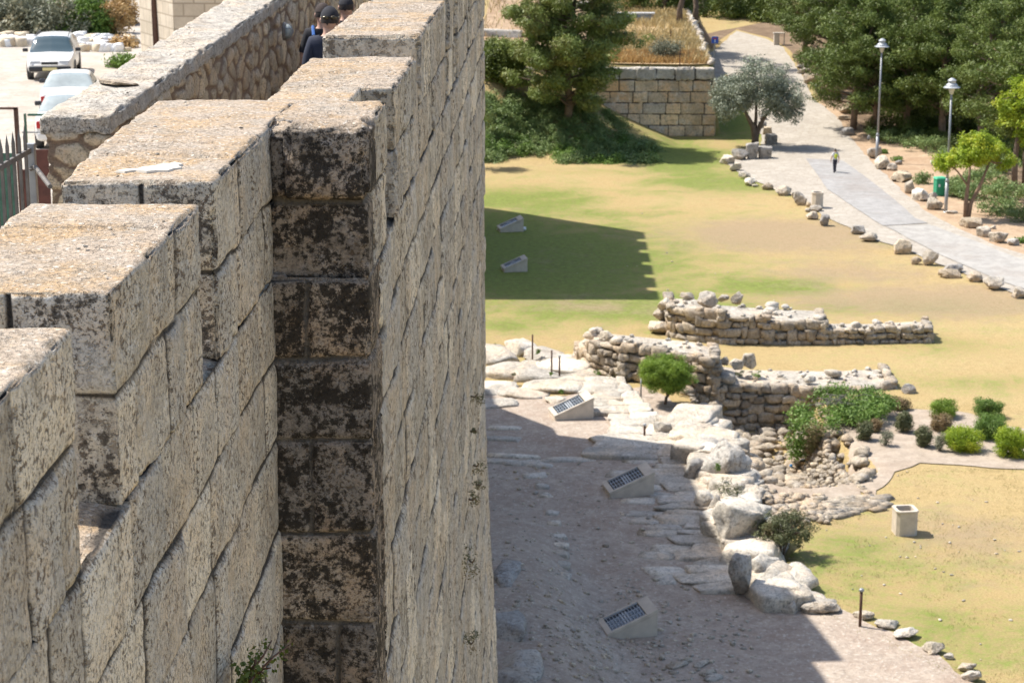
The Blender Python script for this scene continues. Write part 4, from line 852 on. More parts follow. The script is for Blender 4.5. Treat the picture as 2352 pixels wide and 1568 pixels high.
gv = Rocks()
for i in range(1700):
    if rr.random() < 0.45: px, py = rr.gauss(1430, 120), rr.gauss(1500, 60)
    else: px, py = rr.uniform(1130, 1750), rr.uniform(1060, 1568)
    if px < 1130 or py > 1600 or (px > 1500 + (py - 1050) * 0.6): continue
    x, y, z = GT(px, py); s = abs(rr.gauss(0.05, 0.045)) + 0.025; gv.add((x, y, z + s * 0.3), (s * 1.4, s, s * 0.7), 3500 + i, rr.random() * 3, sub=1)
for px, py, w in ((1555, 1530, .75), (1610, 1528, .6), (1625, 1550, .6), (1580, 1520, .3), (1640, 1560, .7), (1185, 1395, .25)):
    x, y, z = GT(px, py); gv.add((x, y, z + .06), (w, w * .5, .16), 4000 + int(px), rr.random(), sub=2)
tag(obj('gravel', gv.mesh(), M_boulder), 'loose stones scattered over the shaded dirt terrace', kind='stuff')
lt = Rocks()
for i in range(70):
    px, py = rr.choice(((2110, 1200), (2000, 1100), (2200, 1230), (1700, 700), (2100, 1300), (1950, 1280), (1500, 600), (2250, 1450))); px += rr.gauss(0, 90); py += rr.gauss(0, 45)
    if px < 1130 or py < 420: continue
    x, y, z = GT(px, py); 
    if abs(z) > .35: continue
    s = rr.uniform(.04, .12); lt.add((x, y, z + .02), (s * 1.5, s, s * .5), 4100 + i, rr.random() * 3, sub=1)
tag(obj('lawn_pebbles', lt.mesh(), M_pale), 'small white stones and scraps strewn on the lawn', kind='stuff')

# short dry grass standing in tufts where the lawn meets stones, and over the nearest lawn
rg = np.random.default_rng(77); T_ = []
for (a, b, n_) in (((1850, 1385), (2240, 1568), 500), ((1640, 790), (2140, 792), 260), ((1500, 770), (1640, 792), 120), ((1325, 838), (1420, 880), 80), ((2060, 1085), (2352, 1075), 200), ((2060, 930), (2300, 965), 160), ((1880, 1200), (2010, 1175), 100), ((1750, 1200), (1850, 1380), 160), ((1665, 385), (1890, 500), 160), ((1890, 500), (2310, 672), 260)):
    for i in range(n_):
        u_ = rg.random(); T_.append(GT(a[0] + (b[0] - a[0]) * u_ + rg.normal() * 8, a[1] + (b[1] - a[1]) * u_ + abs(rg.normal()) * 5 - 1) if i % 4 == 0 else None)
T_ = np.array([q for q in T_ if q is not None])
Xg = rg.uniform(7, 30, 5200); Yg = 46 + rg.uniform(0, 1, 5200) ** 1.3 * 26; Zg = H(Xg, Yg); ok_ = np.abs(Zg) < .2; ok_ &= poly_sd(np.c_[Xg, Yg], dirt) < -.1; ok_ &= poly_sd(np.c_[Xg, Yg], bed) < -.1
ok_ &= fbm(np.c_[Xg, Yg, Xg * 0], .5, 3, 8) > -.1
tag(obj('grass', blades(np.concatenate([T_, np.c_[Xg, Yg, Zg][ok_]]), .055, .014, 78, lean=.6, n_per=6), leaf_mat('turf_blades', (0.26, 0.27, 0.08), (0.50, 0.41, 0.20), trans=.3)), 'short tufts of green and straw coloured grass', kind='stuff')

# ------------------------------------------------------------------ boulders lining the road
z5 = lambda zx, zy: (1720 + zx / 3.724, 402 + zy / 3.724)
z4 = lambda zx, zy: (1720 + zx / 3.724, zy / 3.724)
Lrow = [(z5(30, 75), 17, 18, 'g', 'small dark'), (z5(50, 105), 16, 8, 'p', 'tiny flat'), (z5(165, 130), 27, 18, 't', 'ochre stained'), (z5(290, 180), 40, 24, 'p', 'wide cream'), (z5(385, 205), 15, 18, 'p', 'narrow upright'), (z5(443, 262), 32, 34, 'p', 'big squarish'),
        (z5(512, 275), 13, 14, 't', 'little brown'), (z5(512, 320), 16, 11, 'p', 'small pale'), (z5(583, 320), 30, 17, 'p', 'flattish pale'), (z5(545, 385), 32, 20, 'p', 'slanted pale'), (z5(642, 440), 28, 30, 'g', 'square brownish'), (z5(930, 512), 38, 22, 'g', 'grey pitted'), (z5(1028, 574), 42, 22, 'p', 'smooth oblong'),
        (z5(1318, 682), 44, 36, 't', 'craggy brown'), (z5(1438, 768), 25, 20, 't', 'small round brown'), (z5(1560, 780), 38, 38, 'p', 'tall craggy cream'), (z5(1745, 845), 52, 22, 'g', 'long flat grey'), (z5(1728, 888), 52, 20, 't', 'long orange streaked'), (z5(1945, 918), 41, 25, 't', 'tan rounded'), (z5(2105, 990), 50, 34, 'w', 'large white'), (z5(2325, 1060), 42, 30, 'p', 'cream half cut off'),
        ((1672, 378), 38, 24, 'p', 'low whitish'), ((1702, 370), 46, 28, 'g', 'long grey brown'), ((1690, 394), 32, 20, 'p', 'short lumpy'), ((1712, 412), 30, 18, 'p', 'second lumpy'), ((1722, 428), 34, 20, 'w', 'bright flat')]
Rrow = [(z5(1310, 68), 46, 26, 't', 'wide tan'), (z5(1378, 165), 28, 34, 'p', 'leaning tan'), (z5(1480, 232), 44, 36, 'w', 'bright white squarish'), (z5(1578, 210), 22, 18, 'p', 'small tan'), (z5(1605, 305), 42, 30, 'p', 'smooth domed'), (z5(1752, 338), 32, 8, 'w', 'thin flat white'), (z5(1912, 465), 54, 25, 't', 'long low tan'),
        (z5(2015, 538), 34, 27, 'p', 'rough grey'), (z5(2095, 468), 16, 10, 'p', 'thin grey'), (z5(2145, 588), 46, 34, 'p', 'large greyish'), (z5(2270, 610), 28, 20, 'g', 'small grey'), (z4(1080, 1365), 34, 32, 'p', 'tall pale two toned'), (z4(1150, 1455), 42, 34, 'p', 'jagged cream'), (z4(1232, 1465), 26, 20, 'p', 'half buried cream'),
        (z4(1285, 1415), 16, 12, 'g', 'small grey'), (z4(1310, 1560), 52, 26, 't', 'broad tan'), (z4(865, 1168), 34, 22, 'g', 'rounded grey'), (z4(830, 978), 28, 20, 't', 'tan shaded'), (z4(820, 1035), 32, 12, 't', 'flat reddish'), (z4(545, 722), 44, 28, 't', 'big orange tan'), (z4(470, 640), 30, 16, 'w', 'pale small'), (z4(470, 590), 30, 12, 'w', 'pale flat')]
MM = {'p': M_boulder, 't': M_boulder_w, 'g': M_boulder_g, 'w': M_pale}
for rown, row, side in ((0, Lrow, 'on the lawn side of the road'), (1, Rrow, 'on the tree side of the road')):
    order = sorted(range(len(row)), key=lambda i: -row[i][0][1]); rank = {i: k + 1 for k, i in enumerate(order)}
    ordn = lambda k: {1: 'nearest', 2: 'second nearest', 3: 'third nearest'}.get(k, '%dth nearest' % k)
    for i, ((px, py), w, h, mt, d) in enumerate(row):
        boulder(px, py, w * 1.05, h, MM[mt], '%s boulder, %s of those %s' % (d, ordn(rank[i]), side), 200 + 40 * rown + i, group='boulders %s' % side, boxy=0.55)
# planters / worked blocks at the olive tree
for i, (q, w, h, lab) in enumerate(((z4(30, 1365), 24, 38, 'tall grey worked stone block just left below the olive trunk'), (z4(140, 1362), 29, 29, 'squared grey worked stone block right of the olive trunk'), (z4(190, 1240), 26, 24, 'cubic stone block behind the olive on the road edge'), (z4(162, 1155), 20, 18, 'upright tan block farther up the road edge'), (z4(115, 1100), 18, 16, 'fourth block up the road edge behind the olive'), (z4(120, 1030), 16, 12, 'farthest block up the road edge behind the olive'))):
    boulder(q[0], q[1], w, h, M_boulder_g if i != 3 else M_boulder_w, lab, 330 + i, name='stone_block', cat='stone block', boxy=0.97, rz=0.1, depth=0.9)

# ------------------------------------------------------------------ trees and shrubs
def limb(mb, a, b, r0, r1, seed, n=5, wob=0.06):
    rr = random.Random(seed); a = Vector(a); b = Vector(b); L = (b - a).length
    pts = [a + (b - a) * (i / n) + Vector((rr.gauss(0, 1), rr.gauss(0, 1), 0)) * wob * L * math.sin(math.pi * i / n) for i in range(n + 1)]
    mb.tube(pts, [r0 + (r1 - r0) * i / n for i in range(n + 1)], 8); return pts
def pine_proto(seed, height, spread, base, nbr, leafmat, lean=0.0, size=0.24, npc=70, dens=1.0, topw=0.35):
    """returns (trunk mesh, crown mesh): trunk and limbs, and needle clumps along the outer half of each limb"""
    rr = random.Random(seed); mb = MB(); top = (lean, 0, height * 0.96); mb_pts = limb(mb, (0, 0, -0.3), top, height * 0.022 + 0.05, 0.03, seed, 7, 0.03)
    C = []; Rd = []
    for i in range(nbr):
        u = (i + rr.random()) / nbr; z = base + (height - base) * u * 0.95; ang = i * 2.4 + rr.uniform(-.5, .5)
        prof = (math.sin(math.pi * min(1, (u * 0.85 + 0.18))) ** 0.7) * (1 - (1 - topw) * u * u)
        L = spread * prof * rr.uniform(0.65, 1.12); x0 = lean * z / height
        e = (x0 + math.cos(ang) * L, math.sin(ang) * L, z + L * rr.uniform(0.12, 0.5)); limb(mb, (x0, 0, z), e, 0.075 * (1 - u) + 0.03, 0.012, seed + i, 4, 0.08)
        k = max(2, int(L * 1.55 * dens))
        for j in range(k):
            t_ = 0.38 + 0.66 * (j + rr.random()) / k; s = 0.32 * L * t_ * 0.6
            C.append((x0 + (e[0] - x0) * t_ + rr.gauss(0, s * .6), e[1] * t_ + rr.gauss(0, s * .6), z + (e[2] - z) * t_ + rr.gauss(0, .22))); Rd.append(rr.uniform(0.42, 0.92))
    for j in range(8): C.append((lean + rr.gauss(0, .3), rr.gauss(0, .3), height * 0.93 + rr.uniform(-.6, .4))); Rd.append(rr.uniform(.3, .5))
    return mb.mesh('trunk', smooth=True), leaf_mesh(C, Rd, npc, size, seed, asp=0.32, up=0.35, squash=0.62, shell=0.35)
def tree_from(name, protos, loc, rz, sc, label, cat='tree', group=None, bark=M_bark, leaf=L_pine):
    t_ = empty(name, loc, label, cat, group, rz); t_.scale = (sc, sc, sc)
    obj('trunk', protos[0], bark, t_); obj('crown', protos[1], leaf, t_); return t_
PP = [pine_proto(400 + k, 11.5 + k * 0.6, 4.6 - 0.1 * k, 1.7 + 0.3 * k, 44, L_pine, lean=0.5 * (k - 1), npc=130, dens=1.15, topw=.5, size=.26) for k in range(3)]
# front row of the grove, each told apart by where it stands
front = [((1960, 297), 0, 'reddish trunked pine at the left front of the grove, over the grey boulder', .95), ((2003, 306), 1, 'slimmer pine just left of the nearer lamp post', .9), ((1905, 215), 2, 'pine spreading low over the road beside the orange boulder', .95),
         ((2085, 316), 0, 'pine right behind the nearer lamp post', 1.0), ((2165, 328), 1, 'pine between the two lamp posts', .95), ((2250, 356), 2, 'pine above the lime green tree', .9), ((2372, 420), 0, 'pine at the right edge behind the lime green tree', 1.0), ((1850, 128), 1, 'pine behind the small pale pillar at the end of the road', .85)]
for i, ((px, py), k, lab, sc) in enumerate(front): tree_from('pine_tree', PP[k], GT(px, py), i * 1.3, sc, lab, group='pines of the grove', bark=M_bark_r if i < 2 else M_bark)
back = [(1985, 215), (2050, 245), (2120, 262), (2190, 275), (2285, 290), (2350, 320), (1945, 135), (2010, 160), (2080, 175), (2150, 190), (2230, 200), (2310, 220), (2375, 240), (1910, 80), (1985, 95), (2060, 105), (2140, 115), (2220, 120), (2300, 130), (2370, 150), (1860, 55), (1945, 45), (2030, 45), (2120, 50), (2210, 55), (2300, 60), (2380, 70),
        (1800, 32), (1740, 22)]
for i, (px, py) in enumerate(back):
    x, y, z = GT(px + R.uniform(-12, 12), py); tree_from('pine_tree', PP[i % 3], (x, y, z), i * 1.7, R.uniform(.85, 1.15), 'dense green pine standing deeper inside the grove right of the road', group='pines of the grove', leaf=L_pine)
UM = leaf_mesh(blob_pts(40, (4.5, 3, 3.4), 777, .4, True), .6, 75, .22, 777); UM.materials.append(L_pine)
for i, (px, py) in enumerate(((2035, 305), (2095, 318), (2150, 330), (2210, 345), (2270, 352), (2330, 372), (2120, 290), (2190, 300), (2250, 310), (2310, 330), (2060, 275), (1980, 258), (1930, 190), (1890, 150))):
    x, y, z = GT(px, py); u_ = empty('dark_undergrowth', (x, y, z), 'dark evergreen undergrowth shrub between the trunks of the grove', 'shrub', 'undergrowth of the grove', i * .9); u_.scale = (R.uniform(.7, 1.1),) * 2 + (R.uniform(.6, 1.0),); obj('foliage', UM, None, u_)
# woods at the head of the road: thin trunks with crowns above the frame
PH = [pine_proto(430 + k, 11, 3.2, 4.2, 22, L_pine, lean=0.4, npc=70) for k in range(2)]
for i, (px, py) in enumerate(((1596, 44), (1620, 40), (1560, 58), (1520, 28), (1655, 24), (1700, 34), (1762, 40), (1450, 8), (1480, 20))):
    x, y, z = GT(px, py); tree_from('pine_tree', PH[i % 2], (x, y, z), i * 2.1, R.uniform(.9, 1.1), 'bare stemmed pine in the dark woods beyond the straw covered terrace', group='pines beyond the terrace')
for i, (px, py) in enumerate(((1585, 22), (1630, 14), (1675, 10), (1720, 8), (1765, 18), (1560, 6), (1500, 4), (1440, 2), (1700, 2), (1640, 0), (1655, 40), (1700, 34), (1745, 40), (1780, 52), (1680, 22), (1730, 24), (1790, 30))):
    x, y, z = GT(px, py); u_ = empty('dark_undergrowth', (x, y, z), 'dark evergreen undergrowth in the woods beyond the terrace', 'shrub', 'undergrowth beyond the terrace', i * .9); u_.scale = (R.uniform(.9, 1.4),) * 2 + (R.uniform(.9, 1.5),); obj('foliage', UM, None, u_)
for px, w, hh in ((1440, 4.5, 3.4), (1500, 5, 3.6), (1555, 4, 3.0)):        # dark evergreen screen behind the white bench
    x, y, z = GT(px, 26); e = obj('dark_shrub', leaf_mesh(blob_pts(60, (w, 2.5, hh * 2), px, .5, True), .6, 60, .22, px), L_pine, loc=(x, y, z)); tag(e, {1440: 'dark evergreen shrub behind the left of the white bench', 1500: 'dark evergreen shrub behind the middle of the white bench', 1555: 'dark evergreen shrub behind the right end of the white bench'}[px], 'shrub')
# the big pine on the bank
BPn = pine_proto(470, 13.5, 5.0, 1.2, 74, L_pine2, lean=0.5, size=0.27, npc=190, dens=1.4, topw=0.6)
x, y, z = GT(1302, 285); tree_from('pine_tree', BPn, (x, y, z), 0.4, 1.0, 'big light green pine rising from the shrubs in front of the squared wall', leaf=L_pine2)
# olive
def crown_tree(name, loc, trunks, blobs, leaf, bark, label, size, npc, seed, cat='tree', asp=0.4, up=0.3, branch=True):
    """trunks: lists of points+radii; blobs: (centre, size, n, clump radius) all relative to loc"""
    t_ = empty(name, loc, label, cat); mb = MB(); C = []; Rd = []
    for b, bl_ in enumerate(blobs):
        c, s, n, r = bl_[:4]; p = blob_pts(n, s, seed + b, 0.35, boxy=bl_[4] if len(bl_) > 4 else 0.0) + np.array(c); C.append(p); Rd.append(np.full(n, r))
    C = np.concatenate(C); Rd = np.concatenate(Rd) * np.random.default_rng(seed).uniform(.7, 1.3, len(C))
    for pts, rad in trunks: mb.tube(pts, rad, 8)
    if branch:
        rr = random.Random(seed); ends = [Vector(tr[0][-1]) for tr in trunks]
        for q in rr.sample(range(len(C)), min(len(C), 26)):
            c = Vector(C[q]); e = min(ends, key=lambda v: (v - c).length); limb(mb, e, c, 0.045, 0.01, q, 4, 0.1)
    obj('trunk', mb.mesh('trunk', smooth=True), bark, t_); obj('crown', leaf_mesh(C, Rd, npc, size, seed, asp=asp, up=up, shell=.25), leaf, t_); return t_
crown_tree('olive_tree', GT(1733, 338), [([(0, 0, -.2), (.05, 0, .7), (-.15, 0, 1.5), (-.6, 0, 2.3), (-1.1, .1, 3.2)], [.32, .26, .2, .14, .08]), ([(0, 0, .3), (.25, .1, 1.3), (.6, 0, 2.1), (1.2, .1, 3.0)], [.22, .19, .14, .08]), ([(0, .1, 1.0), (.1, .5, 2.2), (.1, .8, 3.4)], [.15, .12, .07])],
           [((-1.5, 0, 3.9), (3.6, 3.6, 2.8), 70, .5), ((.3, 0, 4.9), (4.4, 4.2, 3.4), 90, .5), ((1.9, -.2, 3.8), (3.0, 3.4, 3.2), 60, .5), ((-2.3, 0, 3.0), (1.8, 2.2, 2.0), 24, .42), ((2.7, 0, 2.7), (1.7, 2.2, 1.6), 20, .4), ((.2, .3, 3.4), (4.6, 3.6, 1.6), 40, .45)],
           L_olive, M_bark, 'silvery olive tree beside the road in front of the squared wall', 0.20, 80, 500)
# lime green trees at the right
crown_tree('lime_green_tree', GT(2218, 502), [([(0, 0, -.2), (-.03, 0, 1.2), (.05, 0, 2.2), (.1, 0, 3.3)], [.17, .13, .10, .05]), ([(.12, 0, -.1), (.25, 0, .9), (.75, 0, 2.0), (1.25, .1, 3.4)], [.15, .13, .11, .05]), ([(0, 0, 2.0), (-.6, .1, 2.8), (-1.2, 0, 3.3)], [.07, .05, .03])],
           [((-.5, 0, 3.7), (2.6, 2.4, 1.2), 48, .34), ((.9, .1, 4.1), (2.8, 2.6, 1.5), 50, .36), ((-1.4, 0, 3.3), (1.3, 1.6, .8), 18, .3), ((2.1, 0, 3.5), (1.3, 1.8, .9), 18, .3), ((.2, 0, 4.8), (1.8, 1.6, 1.0), 20, .32)],
           L_lime, M_bark_r, 'small lime green tree with two reddish trunks beside the farther lamp post', .19, 80, 520, up=.8)
x, y, z = GT(2330, 440)
crown_tree('lime_green_tree', (x, y, z), [([(0, 0, -.2), (-.1, 0, 2), (.1, 0, 4.5), (.4, 0, 6.5)], [.22, .19, .15, .08]), ([(.7, .2, -.2), (.6, .2, 2.5), (1.1, 0, 5.5)], [.2, .16, .09])],
           [((.7, 0, 4.6), (3.6, 3.4, 2.4), 80, .42), ((1.5, 0, 6.6), (4.2, 3.6, 2.6), 90, .45), ((2.4, 0, 8.8), (4.2, 3.6, 3.4), 90, .45), ((-.6, 0, 5.6), (1.8, 2.2, 1.4), 26, .38), ((1.0, -.4, 3.4), (2.2, 1.8, 1.2), 26, .36)],
           L_lime, M_bark, 'tall lime green tree cut off by the right edge of the photo', .22, 75, 540, up=.7)

def bush(px, pyb, w, h, leaf, label, seed, name='shrub', group=None, size=0.12, npc=60, n=None, z=None, boxy=0.0, depth=0.9, stems=True, cat='shrub', clump=0.22, lift=0.0, dens=1.0):
    p = GT(px, pyb) if z is None else G(px, pyb, z); sc = p[1] * 1.03 / F; w *= sc; h *= sc
    n = n or int(np.clip(18 * w * h * dens, 8, 220)); cr = clump * min(1.0, max(w, h)) if w < 1.2 else clump * 1.2
    pts = blob_pts(n, (max(.1, w - cr), max(.1, w * depth - cr), max(.1, h - cr)), seed, .45, boxy=boxy) + np.array((0, 0, h / 2 + lift * h))
    t_ = empty(name, (p[0], p[1] + w * depth * .35, p[2] - .03), label, cat, group)
    obj('foliage', leaf_mesh(pts, cr, npc, size, seed, shell=.2), leaf, t_)
    if stems:
        mb = MB(); rr = random.Random(seed)
        for k in range(5): q = pts[rr.randrange(len(pts))]; mb.tube([(rr.gauss(0, .04), rr.gauss(0, .04), 0), (q[0] * .3, q[1] * .3, q[2] * .4), tuple(q)], [.025, .018, .008], 5)
        obj('stems', mb.mesh('stems'), M_bark, t_)
    return t_
bed_bushes = [(1295, 745, 190, 120, L_dry, 'dry brown bush touching the big trailing shrub, in the planting bed', 0), (1330, 935, 150, 180, L_dull, 'narrow dull green bush in the planting bed right below the dry brown one', .3), (1675, 815, 235, 160, L_top, 'wide clipped green hedge bush in the middle of the back row of the bed', .6), (1655, 925, 180, 150, L_dry, 'browned clipped bush in front of the middle green one', .6),
              (1830, 940, 70, 85, L_dry, 'tiny dry bush between the two hedge groups', 0), (2060, 805, 225, 150, L_green, 'clipped green bush at the far right of the back row of the bed', .7), (2080, 1000, 265, 200, L_green, 'clipped green bush just below the far right one', .7), (2245, 1150, 270, 250, L_lime, 'big bright green clipped bush cut near the right photo edge', .7),
              (1850, 1105, 320, 200, L_lime, 'low wide bright green bush at the front edge of the bed', .6), (1500, 1060, 140, 190, L_dull, 'yellowish olive bush left of the wide bright green one', .2), (1640, 1095, 120, 160, L_grey, 'bare grey twiggy bush against the wide bright green one', 0), (1180, 1050, 135, 150, L_grey, 'sparse grey green sprouting plant at the front of the bed', 0),
              (995, 1000, 145, 165, L_dull, 'rounded olive bush above the rubble bank', .3), (1085, 930, 110, 130, L_dry, 'small dry bush right behind the rounded olive one', .2), (920, 880, 130, 115, L_dry, 'dry brown bush left of the rounded olive one', .1)]
for i, (zx, zy, w, h, lm, lab, bx) in enumerate(bed_bushes):
    bush(1720 + zx / 3.724, 746 + zy / 3.724, w / 3.724 * 1.05, h / 3.724 * 1.1, lm, lab, 600 + i, group='bushes of the planting bed', boxy=bx, size=.065, npc=120 if lm is not L_grey else 30, clump=.2, dens=4.5)
# trailing shrub over the ruin and pit
tp = empty('trailing_shrub', G(1880, 1000, -1.0), 'large green shrub spilling over the ruined wall into the pit, with a dead brown part', 'shrub')
def at_px(lst):
    C = []; Rd = []
    for px, py, z, s in lst: C.append(np.array(G(px, py, z)) - np.array(tp.location)); Rd.append(s)
    return np.array(C), np.array(Rd)
rr = random.Random(77); L1 = []; L2 = []
for i in range(210):
    px = rr.uniform(1820, 2045); f_ = (px - 1820) / 225; topy = np.interp(px, [1820, 1860, 1915, 1960, 2000, 2045], [940, 900, 878, 895, 890, 915]); boty = np.interp(px, [1820, 1870, 1885, 1930, 2000, 2045], [1045, 1045, 985, 965, 955, 935])
    py = rr.uniform(topy, boty); z = np.interp(py, [880, 980, 1050], [.7, 0.3, -1.3]); L1.append((px, py + 5, z, rr.uniform(.22, .42)))
for i in range(34):
    px = rr.gauss(1868, 9); py = rr.uniform(975, 1045); L2.append((px, py + 5, np.interp(py, [975, 1045], [.35, -1.1]) + .12, rr.uniform(.2, .32)))
obj('foliage', leaf_mesh(*at_px(L1), 60, .13, 700, asp=.4), L_green, tp); o = obj('dead_foliage', leaf_mesh(*at_px(L2), 60, .12, 701, asp=.3), L_dry, tp); o['label'] = 'withered brown part'
mb = MB()
for i in range(26): a = Vector(G(rr.uniform(1895, 1945), rr.uniform(915, 930), .6)) - Vector(tp.location); mb.tube([a, a + Vector((rr.gauss(0, .3), -.2, rr.uniform(.0, .25))), a + Vector((rr.gauss(0, .6), -.5, rr.uniform(-.1, .3)))], [.015, .012, .006], 5)
obj('bare_twigs', mb.mesh('bare_twigs'), M_fence, tp)
# clipped green tree
x, y, z = GT(1527, 930); sc = y * 1.03 / F
crown_tree('clipped_tree', (x, y, z), [([(0, 0, -.2), (.05, 0, .3), (.28, 0, .65), (.35, 0, 1.1)], [.07, .06, .05, .04]), ([(.1, 0, .35), (.0, 0, .8), (-.2, 0, 1.2)], [.045, .04, .03]), ([(.25, 0, .6), (.6, 0, 1.1)], [.04, .025])],
           [((.0, 0, 1.36), (1.75, 1.5, 1.1), 240, .17, .8), ((.12, 0, 1.1), (1.6, 1.4, 1.0), 130, .17, .5), ((.3, 0, .8), (1.0, .9, .5), 24, .16)], L_top, M_bark, 'small clipped rounded green tree on a thin leaning trunk in front of the nearer ruin', .06, 150, 560)
# vase shaped bush by the slanting rock
x, y, z = GT(1798, 1300); tr = []
for k in range(9): a = k * .7; tr.append(([(0, 0, -.1), (math.cos(a) * .14 - .1, math.sin(a) * .14, .5), (math.cos(a) * .42 - .2, math.sin(a) * .4, 1.15)], [.028, .022, .012]))
crown_tree('vase_bush', (x, y, z), tr, [((.1, 0, 1.3), (1.55, 1.5, 1.1), 95, .17), ((-.55, 0, 1.15), (.9, 1.0, 1.0), 30, .16), ((.2, 0, .95), (1.2, 1.2, .5), 22, .14)], L_dull, M_bark, 'vase shaped dull green bush with many thin stems beside the big slanting rock', .075, 75, 570, cat='shrub')
bush(1676, 1162, 66, 66, L_dull, 'small dull green bush growing between the huge grey rock and the slanting rock', 580, size=.08, npc=60)
bush(1648, 1085, 16, 28, L_green, 'tiny weed rooted in the face of the huge grey rock', 581, size=.06, npc=30, z=.9, stems=False, name='weed', cat='weed')
# thicket on the bank in front of the squared wall
TH = [(leaf_mesh(blob_pts(36, (2.6, 2.4, 1.9), 800 + k, .4, True), .42, 80, .17, 800 + k, asp=.45, up=.4), lm) for k, lm in enumerate((L_shrub, L_shrub, L_green, L_shrub))]
for me_, lm in TH: me_.materials.append(lm)
tk = 0
for py in (228, 246, 264, 282, 300, 316, 332, 348, 362, 372):
    x0 = 1118; x1 = np.interp(py, [225, 250, 300, 345, 380], [1370, 1400, 1420, 1500, 1520]); xx = x0 + R.uniform(-12, 12)
    while xx < x1:
        if not (py > 355 and 1150 < xx < 1290 and py > 360):
            p = GT(xx, py); s = empty('thicket_shrub', (p[0], p[1], p[2] - .25), 'leafy green shrub, one of the thicket on the bank under the big pine', 'shrub', 'thicket shrubs on the bank', R.random() * 6); s.scale = (R.uniform(.7, 1.05),) * 2 + (R.uniform(.6, 1.0),)
            obj('foliage', TH[R.choice((0, 1, 2, 3) if py > 300 else (0, 1, 3))][0], None, s); tk += 1
        xx += R.uniform(34, 56)
hb = None
for i, (px, py, w, h, lm, lab) in enumerate(((1150, 205, 110, 110, L_pine, 'dark shrub in the shaded corner below the bluish block'), (1130, 150, 60, 60, L_pine, 'dark shrub higher up against the great wall edge'), (1185, 160, 50, 46, L_shrub, 'small shrub on the shaded terrace left of the pine'), (1235, 92, 60, 40, L_straw, 'tuft of yellow dry grass at the upper left of the pine'))):
    bush(px, py, w, h, lm, lab, 840 + i, size=.2, npc=80, clump=.5)
crown_tree('young_tree', (-5.6, 136.6, Hs(-5.6, 136.6)), [([(0, 0, -.2), (.05, 0, 1.5), (0, 0, 2.8)], [.12, .09, .06])], [((0, 0, 3.6), (3.0, 2.8, 2.2), 50, .4), ((-.3, .2, 4.6), (2.0, 1.8, 1.4), 24, .35)], L_shrub, M_bark, 'young tree behind the great wall edge, seen by its shadow on the lawn', .17, 60, 850)
# scrub behind the lamps, low cover at the right
sc_list = [(2070, 335, 150, 34), (2140, 352, 130, 34), (2200, 372, 110, 30), (2118, 425, 50, 30), (2196, 438, 70, 30), (2270, 440, 130, 50), (2330, 470, 120, 50), (2250, 465, 110, 44), (2300, 500, 120, 40), (2350, 515, 80, 40), (2200, 455, 80, 40), (2342, 560, 30, 14), (2300, 400, 120, 40), (2060, 372, 26, 14), (2030, 355, 22, 14)]
for i, (px, py, w, h) in enumerate(sc_list):
    bush(px, py, w, h, L_shrub if i not in (11, 13, 14) else L_green, {0: 'dark low scrub at the foot of the nearer lamp trees', 3: 'small scrub left of the green cabinet', 11: 'little dark shrub at the right edge by the road', 13: 'small round tuft on the bare soil', 14: 'smallest tuft beside the jagged cream boulder'}.get(i, 'low green scrub under the trees at the right of the road'), 860 + i, size=.15, npc=70, clump=.32, group='scrub right of the road', dens=.6, name='low_shrub')
# dry grass on the terrace and by its wall
rr = random.Random(31); PG = []
for i in range(5200):
    px, py = rr.uniform(1370, 1620), rr.uniform(48, 152)
    if px > 1560 - (120 - py) * .9 + 60: continue
    PG.append(GT(px, py) if i % 40 == 0 else None)
PG = [p for p in PG if p]
rg = np.random.default_rng(5); n_ = 26000; Xg = rg.uniform(3.4, 11.6, n_); Yg = WALLY + 1.0 + rg.uniform(0, 1, n_) ** 1.3 * 58
dn = fbm(np.c_[Xg, Yg, Xg * 0], .22, 3, 3); kp = dn + rg.normal(0, .25, n_) > -.1; Xg, Yg = Xg[kp], Yg[kp]
tag(obj('dry_grass', blades(np.c_[Xg, Yg, H(Xg, Yg)], .62, .09, 3), L_straw), 'long straw coloured grass covering the terrace', kind='stuff')
n_ = 5000; Xg = rg.uniform(3, 11.4, n_); Yg = WALLY + .9 + rg.uniform(0, 1, n_) * 5
tag(obj('orange_grass', blades(np.c_[Xg, Yg, H(Xg, Yg)], .5, .08, 4), L_rust), 'orange dry grass along the top of the squared wall', kind='stuff')
bush(1530, 142, 80, 52, L_grey, 'grey dry bush on the terrace above the squared wall', 880, size=.14, npc=50, clump=.4)
n_ = 500; Xg = rg.uniform(-6, 1, n_); Yg = rg.uniform(158, 178, n_)
tag(obj('bank_grass', blades(np.c_[Xg, Yg, H(Xg, Yg)], .6, .09, 6), L_straw), 'dry yellow grass between the shaded terrace walls', kind='stuff')
# weeds around ruins
for i, (px, py, w, z) in enumerate(((1425, 868, 22, 0.1), (1400, 880, 20, -.1), (1372, 862, 16, .2), (1590, 905, 26, -.3), (1600, 880, 14, .6), (1500, 850, 18, .8), (1700, 865, 18, .5), (1740, 868, 22, .5), (1540, 872, 30, .7), (1140, 800, 14, .1), (1265, 862, 10, .3), (1235, 812, 14, .4), (1180, 862, 10, .4), (1345, 925, 16, .1), (1290, 905, 14, .1))):
    bush(px, py, w * 1.2, w * .9, L_green if i % 3 else L_dull, 'green weed growing from the stones of the ruins and bedrock', 900 + i, size=.07, npc=26, z=z, stems=False, group='weeds among the ruins', name='weed', cat='weed')
